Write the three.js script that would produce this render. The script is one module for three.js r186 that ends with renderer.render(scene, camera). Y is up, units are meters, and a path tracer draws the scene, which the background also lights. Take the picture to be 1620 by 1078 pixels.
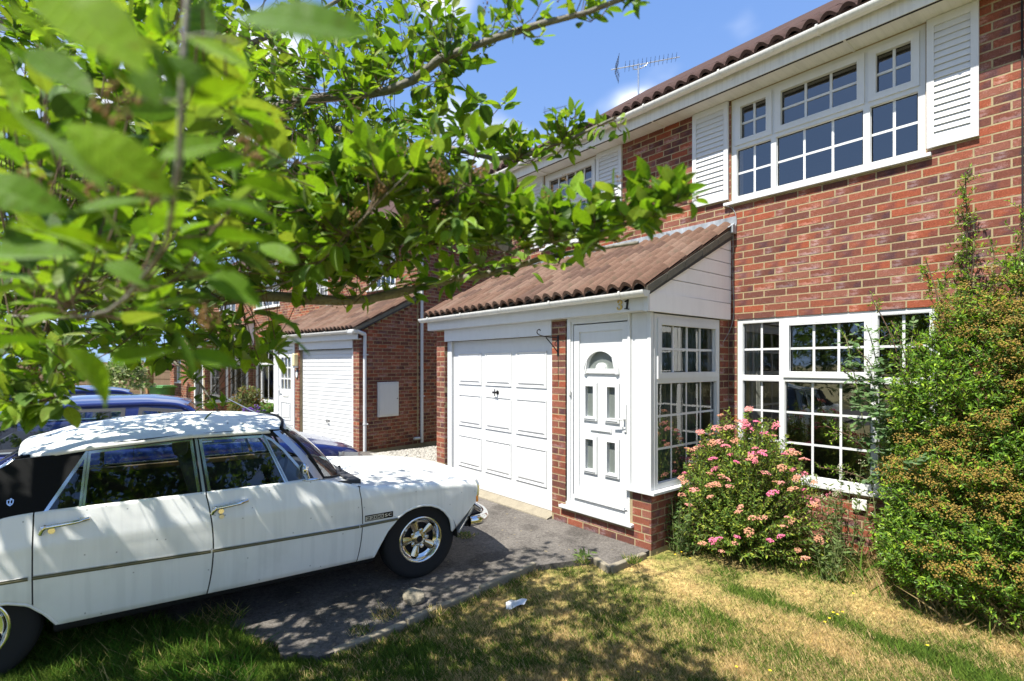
import * as THREE from 'three';
import { mergeGeometries } from 'three/addons/utils/BufferGeometryUtils.js';
import { RoundedBoxGeometry } from 'three/addons/geometries/RoundedBoxGeometry.js';
import { FontLoader } from 'three/addons/loaders/FontLoader.js';
import { TextGeometry } from 'three/addons/geometries/TextGeometry.js';

// ---------------------------------------------------------------- camera, sky, sun, exposure
const scene = new THREE.Scene();
const EYE = 1.755;
const camera = new THREE.PerspectiveCamera(66.47, 1024 / 681, 0.05, 900);
camera.position.set(0, EYE, 0);
camera.lookAt(-0.7671, EYE, -0.6415);
camera.setViewOffset(1024, 681, 0, -23.85, 1024, 681);   // a lens shifted up, as the upright walls show
camera.focus = 4.2;
camera.userData.fStop = 2.1;

const renderer = new THREE.WebGLRenderer({ antialias: true });
renderer.setSize(1024, 681);
renderer.toneMapping = THREE.LinearToneMapping;
renderer.toneMappingExposure = 2.35;
renderer.shadowMap.enabled = true;

const SUN = new THREE.Vector3(0.0, 0.872, 0.486).normalize();
const sun = new THREE.DirectionalLight(new THREE.Color(1, 0.955, 0.86), 4.8);
sun.position.copy(SUN).multiplyScalar(60);
sun.castShadow = true;
sun.shadow.camera.left = -25; sun.shadow.camera.right = 25; sun.shadow.camera.top = 25; sun.shadow.camera.bottom = -25; sun.shadow.camera.far = 140;
sun.shadow.mapSize.set(4096, 4096);
scene.add(sun, sun.target);

// ---------------------------------------------------------------- noise
function rng(seed) { let a = seed >>> 0; return () => { a = (a + 0x6D2B79F5) >>> 0; let t = Math.imul(a ^ (a >>> 15), 1 | a); t = (t + Math.imul(t ^ (t >>> 7), 61 | t)) ^ t; return ((t ^ (t >>> 14)) >>> 0) / 4294967296; }; }
const hash2 = (x, y, s = 0) => { let h = Math.imul(x | 0, 374761393) ^ Math.imul(y | 0, 668265263) ^ Math.imul(s | 0, 1274126177); h = Math.imul(h ^ (h >>> 13), 1274126177); return ((h ^ (h >>> 16)) >>> 0) / 4294967296; };
function vnoise(x, y, per = 1 << 20, s = 0) {
  const xi = Math.floor(x), yi = Math.floor(y), fx = x - xi, fy = y - yi, u = fx * fx * (3 - 2 * fx), v = fy * fy * (3 - 2 * fy);
  const m = (a) => ((a % per) + per) % per, a = hash2(m(xi), m(yi), s), b = hash2(m(xi + 1), m(yi), s), c = hash2(m(xi), m(yi + 1), s), d = hash2(m(xi + 1), m(yi + 1), s);
  return a + (b - a) * u + (c - a) * v + (a - b - c + d) * u * v;
}
function fbm(x, y, oct = 4, per = 1 << 20, s = 0) { let t = 0, a = 0.5, n = 0; for (let i = 0; i < oct; i++) { t += a * vnoise(x, y, per, s + i); n += a; a *= 0.5; x *= 2; y *= 2; per *= 2; } return t / n; }
const clamp = (x, a = 0, b = 1) => Math.min(b, Math.max(a, x)), lerp = (a, b, t) => a + (b - a) * t, sstep = (a, b, x) => { const t = clamp((x - a) / (b - a)); return t * t * (3 - 2 * t); };
const R0 = rng(77);
const rr = (a, b, r = R0) => a + (b - a) * r();
const V = (x, y, z) => new THREE.Vector3(x, y, z);

// sky: a clear summer blue that pales to the horizon, with a few fair-weather clouds all round
{
  // the fair-weather clouds that the photograph shows between the leaves
  const PUFFS = [[725, 190, 0.10], [690, 10, 0.06], [420, 75, 0.11], [300, 160, 0.12], [1010, 170, 0.03], [560, 330, 0.12]].map(([px, py, s]) => { const r = (px - 810) / 822, u = -(py - 576.76) / 822, v = [0.6416 * r - 0.7671, u, -(0.7671 * r + 0.6415)], l = Math.hypot(...v); return [v[0] / l, v[1] / l, v[2] / l, s]; });
  const W = 2048, H = 1024, data = new Float32Array(W * H * 4);
  for (let j = 0; j < H; j++) {
    const el = ((j + 0.5) / H - 0.5) * Math.PI, sy = Math.sin(el), up = Math.max(sy, 0);
    for (let i = 0; i < W; i++) {
      const az = ((i + 0.5) / W - 0.5) * 2 * Math.PI, x = Math.cos(az) * Math.cos(el), z = Math.sin(az) * Math.cos(el);
      const k = Math.pow(1 - up, 2.2), sunny = Math.max(0, x * SUN.x + sy * SUN.y + z * SUN.z);
      let r = lerp(0.068, 0.225, k), g = lerp(0.146, 0.335, k), b = lerp(0.352, 0.52, k);
      const glow = 0.10 * Math.pow(sunny, 6); r += glow; g += glow; b += glow * 0.9;
      if (sy > 0.01) {
        const q = 1 / (sy + 0.22), cx = x * q * 2.1 + 8.6, cz = z * q * 2.1 - 19.3;
        let here = 0; for (const [vx, vy, vz, s] of PUFFS) { const d = Math.hypot(x - vx, (sy - vy) * 1.5, z - vz) / s; here += Math.exp(-d * d); }
        const n = 0.40 * here + fbm(cx, cz, 6, 1 << 20, 9), m = fbm(cx * 0.45 + 11, cz * 0.45 + 5, 2, 1 << 20, 31);
        const c = sstep(0.52, 0.74, n * 0.68 + m * 0.42 - 0.03 - up * 0.07) * sstep(0.01, 0.1, sy);
        const l = 0.92 + 0.2 * (fbm(cx * 2.3, cz * 2.3, 3, 1 << 20, 4) - 0.5);
        r = lerp(r, 0.62 * l, c); g = lerp(g, 0.65 * l, c); b = lerp(b, 0.70 * l, c);
      }
      if (sy < 0) { const d = sstep(0, -0.2, sy); r = lerp(r, 0.16, d); g = lerp(g, 0.17, d); b = lerp(b, 0.13, d); }
      const o = (j * W + i) * 4; data[o] = r; data[o + 1] = g; data[o + 2] = b; data[o + 3] = 1;
    }
  }
  const t = new THREE.DataTexture(data, W, H, THREE.RGBAFormat, THREE.FloatType);
  t.mapping = THREE.EquirectangularReflectionMapping; t.magFilter = THREE.LinearFilter; t.minFilter = THREE.LinearFilter; t.needsUpdate = true;
  scene.background = t; scene.environment = t;
}

// ---------------------------------------------------------------- helpers
const counts = {};
const numbered = (n) => { counts[n] = (counts[n] ?? -1) + 1; return counts[n] ? `${n}_${String(counts[n]).padStart(3, '0')}` : n; };
function tag(o, label, category, group) { o.userData.label = label; o.userData.category = category; if (group) o.userData.group = group; return o; }
function thing(name, label, category, pos = [0, 0, 0], turn = 0, group) {
  const o = new THREE.Group(); o.name = numbered(name); o.position.set(...pos); o.rotation.y = turn; scene.add(o);
  return tag(o, label, category, group);
}
function shade(o) { o.castShadow = true; o.receiveShadow = true; return o; }
function part(name, g, m, parent, label) {
  const o = shade(new THREE.Mesh(g, m)); o.name = parent === scene ? numbered(name) : name; (parent ?? scene).add(o);
  if (label) o.userData.label = label; return o;
}
function struct(name, g, m) { const o = part(name, g, m, scene); o.userData.kind = 'structure'; return o; }
function stuff(o) { o.userData.kind = 'stuff'; return o; }

// every geometry: not indexed, uv in metres from the face's own plane
function metric(g, smooth) {
  if (g.index) g = g.toNonIndexed();
  for (const k of Object.keys(g.attributes)) if (!['position', 'normal', 'color'].includes(k)) g.deleteAttribute(k);
  if (!g.attributes.normal) g.computeVertexNormals();
  const p = g.attributes.position.array, n = p.length / 9, uv = new Float32Array(n * 6);
  for (let t = 0; t < n; t++) {
    const o = t * 9, ax = p[o + 3] - p[o], ay = p[o + 4] - p[o + 1], az = p[o + 5] - p[o + 2], bx = p[o + 6] - p[o], by = p[o + 7] - p[o + 1], bz = p[o + 8] - p[o + 2];
    const nx = Math.abs(ay * bz - az * by), ny = Math.abs(az * bx - ax * bz), nz = Math.abs(ax * by - ay * bx);
    for (let k = 0; k < 3; k++) {
      const x = p[o + k * 3], y = p[o + k * 3 + 1], z = p[o + k * 3 + 2], w = t * 6 + k * 2;
      if (nx >= ny && nx >= nz) { uv[w] = z; uv[w + 1] = y; } else if (ny >= nz) { uv[w] = x; uv[w + 1] = z; } else { uv[w] = x; uv[w + 1] = y; }
    }
  }
  g.setAttribute('uv', new THREE.BufferAttribute(uv, 2));
  return g;
}
const merge = (list) => { const a = list.filter(Boolean).map((g) => (g.index || !g.attributes.uv ? metric(g) : g)); return a.length === 1 ? a[0] : mergeGeometries(a); };
function box(x0, x1, y0, y1, z0, z1, b = 0) {
  const w = Math.abs(x1 - x0), h = Math.abs(y1 - y0), d = Math.abs(z1 - z0);
  const g = b ? new RoundedBoxGeometry(w, h, d, 1, Math.min(b, w / 2.2, h / 2.2, d / 2.2)) : new THREE.BoxGeometry(w, h, d);
  g.translate((x0 + x1) / 2, (y0 + y1) / 2, (z0 + z1) / 2); return metric(g);
}
function cyl(a, b, r0, r1 = r0, seg = 10) {
  const d = b.clone().sub(a), g = new THREE.CylinderGeometry(r1, r0, d.length(), seg, 1);
  g.applyQuaternion(new THREE.Quaternion().setFromUnitVectors(V(0, 1, 0), d.clone().normalize())).translate((a.x + b.x) / 2, (a.y + b.y) / 2, (a.z + b.z) / 2);
  return metric(g);
}
function tube(pts, r, seg = 24, rad = 8) { return metric(new THREE.TubeGeometry(new THREE.CatmullRomCurve3(pts, false, 'centripetal'), seg, r, rad, false)); }
function taper(pts, r0, r1, seg = 20, rad = 7) {
  const c = new THREE.CatmullRomCurve3(pts, false, 'centripetal'), g = new THREE.TubeGeometry(c, seg, 1, rad, false), p = g.attributes.position;
  for (let i = 0; i <= seg; i++) { const o = c.getPointAt(i / seg), r = lerp(r0, r1, i / seg) * (1 + 0.12 * Math.sin(i * 2.3)); for (let j = 0; j <= rad; j++) { const k = i * (rad + 1) + j; p.setXYZ(k, o.x + (p.getX(k) - o.x) * r, o.y + (p.getY(k) - o.y) * r, o.z + (p.getZ(k) - o.z) * r); } }
  return metric(g);
}
function extr(pts, d0, d1, holes = []) {   // outline in x, y; depth from z = d0 to d1
  const s = new THREE.Shape(pts.map((p) => new THREE.Vector2(p[0], p[1])));
  for (const h of holes) s.holes.push(new THREE.Path(h.map((p) => new THREE.Vector2(p[0], p[1]))));
  const g = new THREE.ExtrudeGeometry(s, { depth: d1 - d0, bevelEnabled: false }); g.translate(0, 0, d0); return metric(g);
}
const rect = (x0, x1, y0, y1) => [[x0, y0], [x1, y0], [x1, y1], [x0, y1]];
function inset(pts, d) {   // convex outline moved inwards by d
  let area = 0; pts.forEach((p, i) => { const q = pts[(i + 1) % pts.length]; area += p[0] * q[1] - q[0] * p[1]; });
  const s = area > 0 ? 1 : -1, lines = pts.map((p, i) => { const q = pts[(i + 1) % pts.length], l = Math.hypot(q[0] - p[0], q[1] - p[1]), nx = -(q[1] - p[1]) / l * s, ny = (q[0] - p[0]) / l * s; return [nx, ny, nx * p[0] + ny * p[1] + d]; });
  return pts.map((_, i) => { const a = lines[(i + pts.length - 1) % pts.length], b = lines[i], D = a[0] * b[1] - a[1] * b[0]; return [(a[2] * b[1] - a[1] * b[2]) / D, (a[0] * b[2] - a[2] * b[0]) / D]; });
}
const place = (g, m) => g.clone().applyMatrix4(m);
const M4 = (p, u, v, n) => new THREE.Matrix4().makeBasis(u, v, n).setPosition(p);
function grid(nu, nv, f, flip = false) {   // f(i, j) -> [x, y, z]
  const pos = [], idx = [];
  for (let i = 0; i <= nu; i++) for (let j = 0; j <= nv; j++) pos.push(...f(i, j));
  for (let i = 0; i < nu; i++) for (let j = 0; j < nv; j++) { const a = i * (nv + 1) + j, b = a + nv + 1; if (flip) idx.push(a, a + 1, b, b, a + 1, b + 1); else idx.push(a, b, a + 1, b, b + 1, a + 1); }
  const g = new THREE.BufferGeometry(); g.setAttribute('position', new THREE.Float32BufferAttribute(pos, 3)); g.setIndex(idx); g.computeVertexNormals(); return metric(g);
}
function mirrorX(g) {
  g = g.clone(); const p = g.attributes.position, n = g.attributes.normal;
  for (let i = 0; i < p.count; i++) { p.setX(i, -p.getX(i)); n.setX(i, -n.getX(i)); }
  for (const k of Object.keys(g.attributes)) { const a = g.attributes[k], s = a.itemSize, t = a.array; for (let i = 0; i < t.length; i += s * 3) for (let c = 0; c < s; c++) { const x = t[i + s + c]; t[i + s + c] = t[i + 2 * s + c]; t[i + 2 * s + c] = x; } }
  return g;
}
function tinted(g, c) { const n = g.attributes.position.count, a = new Float32Array(n * 3); for (let i = 0; i < n; i++) { a[i * 3] = c[0]; a[i * 3 + 1] = c[1]; a[i * 3 + 2] = c[2]; } g.setAttribute('color', new THREE.BufferAttribute(a, 3)); return g; }
// a pixel of the 1620 x 1078 photograph and a depth along the view -> a point of the place
const at = (px, py, t) => { const r = (px - 810) / 822, u = -(py - 576.76) / 822; return V((0.6416 * r - 0.7671) * t, EYE + u * t, -(0.7671 * r + 0.6415) * t); };
const ground = (px, py, y = 0) => at(px, py, (EYE - y) * 822 / (py - 576.76));
const seen = (p) => { const r = 0.6416 * p.x - 0.7671 * p.z, f = -0.7671 * p.x - 0.6415 * p.z; return [810 + 822 * r / f, 576.76 - 822 * (p.y - EYE) / f, f]; };

// ---------------------------------------------------------------- textures
function tex(n, f, srgb = true, rep = 1) {   // f(u, v) -> linear rgb, tiling
  const d = new Uint8Array(n * n * 4), enc = (x) => Math.round(255 * (srgb ? (x <= 0.0031308 ? x * 12.92 : 1.055 * Math.pow(x, 1 / 2.4) - 0.055) : x));
  for (let j = 0; j < n; j++) for (let i = 0; i < n; i++) { const c = f((i + 0.5) / n, (j + 0.5) / n), o = (j * n + i) * 4; for (let k = 0; k < 3; k++) d[o + k] = clamp(enc(clamp(c[k])), 0, 255); d[o + 3] = 255; }
  const t = new THREE.DataTexture(d, n, n); t.wrapS = t.wrapT = THREE.RepeatWrapping; t.magFilter = THREE.LinearFilter; t.minFilter = THREE.LinearMipmapLinearFilter; t.generateMipmaps = true; t.repeat.set(rep, rep);
  if (srgb) t.colorSpace = THREE.SRGBColorSpace; t.needsUpdate = true; return t;
}
const grey = (x) => [x, x, x];
const T = {
  brick: tex(1024, (u, v) => { const f = fbm(u * 150, v * 150, 3, 150, 1), c = fbm(u * 8, v * 16, 4, 1 << 20, 2), b = sstep(0.52, 0.80, fbm(u * 12, v * 30, 4, 1 << 20, 8) * 0.75 + 0.25 * f), p = sstep(0.5, 0.68, fbm(u * 7 + 3, v * 15, 3, 1 << 20, 9)), k = 0.66 + 0.5 * f + 0.3 * (c - 0.5), h = hash2(u * 400, v * 400, 6) > 0.985 ? 1.5 : 1; let r = lerp(0.222, 0.155, p) * k, g = lerp(0.076, 0.062, p) * k, q = lerp(0.048, 0.052, p) * k; return [lerp(r, 0.42, b * 0.5) * h, lerp(g, 0.26, b * 0.5) * h, lerp(q, 0.225, b * 0.5) * h]; }),
  grit: tex(512, (u, v) => { const f = fbm(u * 128, v * 128, 2, 128, 3), g = hash2(u * 512, v * 512, 5); return grey(0.35 + 0.4 * f + 0.25 * g); }, false),
  mortar: tex(256, (u, v) => grey(0.7 + 0.3 * fbm(u * 64, v * 64, 3, 64, 4) - 0.2 * sstep(0.55, 0.8, fbm(u * 5, v * 5, 3, 5, 6)))),
  tile: tex(512, (u, v) => { const f = fbm(u * 100, v * 100, 3, 100, 11), c = fbm(u * 7, v * 7, 4, 7, 12), l = sstep(0.56, 0.72, fbm(u * 18, v * 18, 3, 18, 13)); const k = 0.6 + 0.35 * f + 0.35 * (c - 0.5); return [lerp(k, 0.62, l * 0.5), lerp(k, 0.75, l * 0.5), lerp(k, 0.7, l * 0.5)]; }),
  asphalt: tex(1024, (u, v) => { const h = hash2(u * 1024, v * 1024, 21), f = fbm(u * 160, v * 160, 2, 160, 22), c = fbm(u * 6, v * 6, 4, 6, 23); const m = fbm(u * 70, v * 70, 2, 70, 24), st = sstep(0.60, 0.72, fbm(u * 3, v * 3, 4, 3, 25)); const k = (0.2 + 0.42 * f + 0.45 * m + 0.45 * (c - 0.5) + (h > 0.94 ? 0.38 : h < 0.1 ? -0.15 : 0)) * (1 - 0.3 * st); return [k, k * 0.985, k * 0.97]; }),
  concrete: tex(512, (u, v) => { const f = fbm(u * 120, v * 120, 3, 120, 31), c = fbm(u * 8, v * 8, 4, 8, 32); return [0.55 + 0.35 * f + 0.3 * (c - 0.5), 0.54 + 0.35 * f + 0.3 * (c - 0.5), 0.5 + 0.35 * f + 0.28 * (c - 0.5)]; }),
  grime: tex(512, (u, v) => { const s = fbm(u * 40, v * 3, 4, 1 << 20, 41), c = fbm(u * 6, v * 6, 4, 6, 42), h = hash2(u * 170, v * 170, 5) > 0.9985 ? 0.5 : 1; const k = (0.93 + 0.07 * sstep(0.25, 0.6, s) - 0.09 * sstep(0.52, 0.8, c)) * h; return [k, k * 0.995, k * 0.975]; }),
  clean: tex(512, (u, v) => { const s = fbm(u * 30, v * 4, 4, 1 << 20, 43), c = fbm(u * 5, v * 5, 4, 5, 44); const k = 0.975 + 0.025 * sstep(0.25, 0.6, s) - 0.03 * sstep(0.52, 0.8, c); return [k, k, k * 0.992]; }),
  wood: tex(512, (u, v) => { const g = fbm(u * 60 + fbm(u * 4, v * 3, 3, 4, 51) * 4, v * 3, 4, 1 << 20, 52); return grey(0.55 + 0.5 * g); }),
  lead: tex(512, (u, v) => { const c = fbm(u * 8, v * 8, 5, 8, 61), s = fbm(u * 40, v * 5, 3, 1 << 20, 62), d = sstep(0.62, 0.72, fbm(u * 6 + 3, v * 14, 4, 1 << 20, 63)); const k = 0.62 + 0.5 * (c - 0.5) + 0.4 * (s - 0.5); return grey(lerp(k, 0.16, d * 0.8)); }),
  wobble: tex(256, (u, v) => grey(fbm(u * 4, v * 4, 3, 4, 78)), false),
  bark: tex(256, (u, v) => grey(0.55 + 0.6 * (fbm(u * 10, v * 30, 4, 10, 71) - 0.5))),
  leaf: tex(512, (u, v) => { const x = Math.min(u, 1 - u), f = fbm(u * 16, v * 16, 4, 16, 81), rib = 1 - sstep(0.004, 0.012, x), w = ((v - x * 0.85) * 10 % 1 + 1) % 1, vein = (1 - sstep(0.0, 0.07, Math.abs(w - 0.5))) * (1 - sstep(0.15, 0.24, x)), sp = sstep(0.70, 0.76, fbm(u * 22 + 3, v * 22, 3, 22, 83)); let k = 0.78 + 0.3 * (f - 0.5) + 0.22 * rib + 0.10 * vein; return [lerp(k * 1.02, 0.75, sp), lerp(k, 0.5, sp), lerp(k * 0.9 + 0.3 * rib, 0.3, sp)]; }),
  vein: tex(512, (u, v) => { const x = Math.min(u, 1 - u), rib = 1 - sstep(0.002, 0.02, x), w = ((v - x * 0.85) * 10 % 1 + 1) % 1; return grey(0.6 - 0.5 * rib - 0.35 * (1 - sstep(0.0, 0.12, Math.abs(w - 0.5))) + 0.1 * fbm(u * 30, v * 30, 2, 30, 84)); }, false),
};
const rep = (t, x, y = x) => { const c = t.clone(); c.repeat.set(x, y); c.needsUpdate = true; return c; };
const col = (r, g, b) => new THREE.Color().setRGB(r, g, b);
const mat = (c, o = {}) => new THREE.MeshStandardMaterial({ color: col(...c), roughness: 0.6, metalness: 0, ...o });
const phys = (c, o = {}) => new THREE.MeshPhysicalMaterial({ color: col(...c), roughness: 0.6, metalness: 0, ...o });
for (const k of ['grit']) T[k].repeat.set(3, 3);
const BRICK = [[1, 1, 1], [0.92, 0.95, 1], [1.12, 1.05, 1], [0.78, 0.82, 0.92], [0.62, 0.74, 0.9], [1.02, 1.2, 1.35], [1.2, 0.98, 0.85], [0.88, 1.0, 1.15]];
const brickTex = T.brick;
const M = {
  brick: phys([1, 1, 1], { specularIntensity: 0.2, map: brickTex, bumpMap: T.grit, bumpScale: 0.0016, roughness: 0.9, vertexColors: true }),
  bricks: BRICK.map((c) => phys(c, { specularIntensity: 0.2, map: brickTex, bumpMap: T.grit, bumpScale: 0.0016, roughness: 0.9 })),
  mortar: phys([0.375, 0.30, 0.178], { specularIntensity: 0.2, map: rep(T.mortar, 2), bumpMap: T.grit, bumpScale: 0.002, roughness: 0.95 }),
  upvc: mat([0.60, 0.612, 0.622], { map: T.clean, roughness: 0.38 }),
  white: mat([0.575, 0.585, 0.595], { map: T.clean, roughness: 0.45 }),
  oldwhite: mat([0.64, 0.64, 0.62], { map: rep(T.grime, 2.2, 0.7), roughness: 0.55 }),
  clad: mat([0.83, 0.82, 0.825], { map: T.clean, roughness: 0.42 }),
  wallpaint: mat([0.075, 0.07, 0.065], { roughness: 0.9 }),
  dark: mat([0.010, 0.010, 0.011], { roughness: 0.85 }),
  gap: mat([0.05, 0.05, 0.05], { roughness: 0.9 }),
  iron: mat([0.015, 0.015, 0.016], { roughness: 0.5, metalness: 0.4 }),
  tile: [[0.150, 0.088, 0.063], [0.168, 0.101, 0.073], [0.122, 0.075, 0.058], [0.188, 0.12, 0.09]].map((c) => phys(c, { specularIntensity: 0.25, map: T.tile, bumpMap: T.grit, bumpScale: 0.003, roughness: 0.95 })),
  darktile: phys([0.085, 0.052, 0.045], { specularIntensity: 0.25, map: T.tile, bumpMap: T.grit, bumpScale: 0.003, roughness: 0.95 }),
  lead: mat([0.46, 0.49, 0.53], { map: T.lead, roughness: 0.55, metalness: 0.15 }),
  verge: mat([0.20, 0.185, 0.15], { map: T.concrete, bumpMap: T.grit, bumpScale: 0.006, roughness: 0.95 }),
  concrete: mat([0.31, 0.275, 0.215], { map: rep(T.concrete, 1.5), bumpMap: T.grit, bumpScale: 0.004, roughness: 0.95 }),
  asphalt: phys([0.178, 0.164, 0.15], { specularIntensity: 0.3, map: rep(T.asphalt, 0.8), bumpMap: T.grit, bumpScale: 0.004, roughness: 0.92 }),
  glass: phys([0.86, 0.9, 0.9], { transmission: 1, thickness: 0, roughness: 0.015, ior: 2.45, bumpMap: T.wobble, bumpScale: 0.001 }),
  frost: phys([0.55, 0.62, 0.58], { transmission: 0.75, thickness: 0, roughness: 0.28, ior: 1.5, bumpMap: rep(T.grime, 6), bumpScale: 0.002 }),
  chrome: mat([0.78, 0.78, 0.76], { metalness: 1, roughness: 0.13 }),
  steel: mat([0.62, 0.62, 0.6], { metalness: 1, roughness: 0.32 }),
  brass: mat([0.48, 0.34, 0.11], { metalness: 0.9, roughness: 0.35 }),
  rubber: mat([0.010, 0.010, 0.0105], { roughness: 0.85 }),
  timber: mat([0.30, 0.155, 0.065], { map: rep(T.wood, 1.4), roughness: 0.75 }),
  fence: mat([0.19, 0.125, 0.075], { map: rep(T.wood, 1.1), roughness: 0.9 }),
  curtain: phys([0.24, 0.235, 0.21], { roughness: 1, transmission: 0.3, thickness: 0 }),
  greencurtain: phys([0.075, 0.10, 0.08], { roughness: 1, transmission: 0.3, thickness: 0 }),
};
// ---------------------------------------------------------------- brickwork
const BW = 0.2135, BH = 0.0635, GA = 0.075;
function brickGeometry(w, ou, ov) {   // front face at z = 0, worn arrises, 18 triangles
  const c = 0.002, d = 0.02, x = w / 2, y = BH / 2, P = [[-x, -y, -d], [x, -y, -d], [x, y, -d], [-x, y, -d], [-x, -y, -c], [x, -y, -c], [x, y, -c], [-x, y, -c], [-x + c, -y + c, 0], [x - c, -y + c, 0], [x - c, y - c, 0], [-x + c, y - c, 0]];
  const pos = [], q = (a, b, e, f) => { for (const i of [a, b, e, a, e, f]) pos.push(...P[i]); };
  for (let i = 0; i < 4; i++) { const j = (i + 1) % 4; q(i, j, j + 4, i + 4); q(i + 4, j + 4, j + 8, i + 8); }
  q(8, 9, 10, 11);
  const g = new THREE.BufferGeometry(); g.setAttribute('position', new THREE.Float32BufferAttribute(pos, 3)); metric(g);
  const uv = g.attributes.uv; for (let i = 0; i < uv.count; i++) uv.setXY(i, uv.getX(i) + ou, uv.getY(i) + ov);
  return g;
}
const brickVariants = {};
function brickOf(w, k) { const key = (w > 0.15 ? 'full' : 'half') + k; return brickVariants[key] ??= brickGeometry(w > 0.15 ? BW : 0.1025, hash2(k, 1) * 3, hash2(k, 2) * 3); }
class Bricks {
  constructor(root, seed) { this.root = root; this.list = []; this.r = rng(seed); }
  one(frame, u, v, w) {   // lower left corner u, v and the width on that face
    const p = frame.o.clone().addScaledVector(frame.u, u + w / 2).addScaledVector(frame.v ?? V(0, 1, 0), v + BH / 2).addScaledVector(frame.n, (this.r() - 0.5) * 0.0012);
    const n = vnoise(u * 1.1 + 31, v * 1.7, 1 << 20, 3) * 0.45 + this.r() * 0.75;
    this.list.push({ p, f: frame, w, k: Math.floor(this.r() * 6), c: Math.floor(clamp(n / 1.2) * 7.99), tilt: (this.r() - 0.5) * 0.012 });
  }
  field(frame, u0, u1, v0, v1, holes = [], off = 0) {
    for (let j = Math.ceil((v0 - 0.001) / GA); j * GA + BH <= v1 + 0.012; j++) {
      const y = j * GA, s = (j & 1) * 0.1125 + off;
      for (let k = Math.floor((u0 - s) / 0.225) - 1; s + k * 0.225 < u1; k++) {
        let seg = [[Math.max(u0, s + k * 0.225 + 0.005), Math.min(u1, s + k * 0.225 + 0.005 + BW)]];
        for (const h of holes) { const hx = typeof h === 'function' ? h(y) : h; if (!hx || hx[2] > y + 0.04 || hx[3] < y + 0.025) continue; seg = seg.flatMap(([a, b]) => (b <= hx[0] || a >= hx[1] ? [[a, b]] : [[a, Math.min(b, hx[0])], [Math.max(a, hx[1]), b]].filter((q) => q[1] > q[0]))); }
        for (const [a, b] of seg) if (b - a > 0.025) this.one(frame, a, y, b - a);
      }
    }
  }
  pier(frame, u, v0, v1, flip = 0) { for (let j = Math.ceil(v0 / GA - 0.01); j * GA + BH <= v1 + 0.02; j++) if ((j + flip) & 1) { this.one(frame, u, j * GA, 0.1025); this.one(frame, u + 0.1125, j * GA, 0.1025); } else this.one(frame, u, j * GA, BW); }
  build(wall, most, ok = () => true) {
    this.root.updateMatrixWorld(true);
    for (const b of this.list) { const w = b.p.clone().applyMatrix4(this.root.matrixWorld), s = seen(w), n = b.f.n.clone().transformDirection(this.root.matrixWorld), to = V(0, EYE, 0).sub(w).normalize(); b.area = s[2] > 0.5 && s[0] > -5 && s[0] < 1625 && s[1] > -5 && s[1] < 1083 && ok(s) ? b.w * Math.max(0.02, n.dot(to)) / (s[2] * s[2]) : 0; }
    const best = new Set([...this.list].sort((a, b) => b.area - a.area).slice(0, most).filter((b) => b.area > 0)), rest = [];
    for (const b of this.list) {
      const g = brickOf(b.w, b.k), m = M4(b.p, b.f.u, b.f.v ?? V(0, 1, 0), b.f.n).multiply(new THREE.Matrix4().makeRotationZ(b.tilt)).multiply(new THREE.Matrix4().makeScale(b.w / (b.w > 0.15 ? BW : 0.1025), 1, 1));
      if (best.has(b)) { const o = part('brick', g, M.bricks[b.c], wall); o.applyMatrix4(m); } else rest.push(tinted(place(g, m), BRICK[b.c].map((x) => x * lerp(0.85, 1.12, hash2(b.k, rest.length)))));
    }
    if (rest.length) stuff(part('brickwork', mergeGeometries(rest), M.brick, wall));
  }
}

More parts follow.
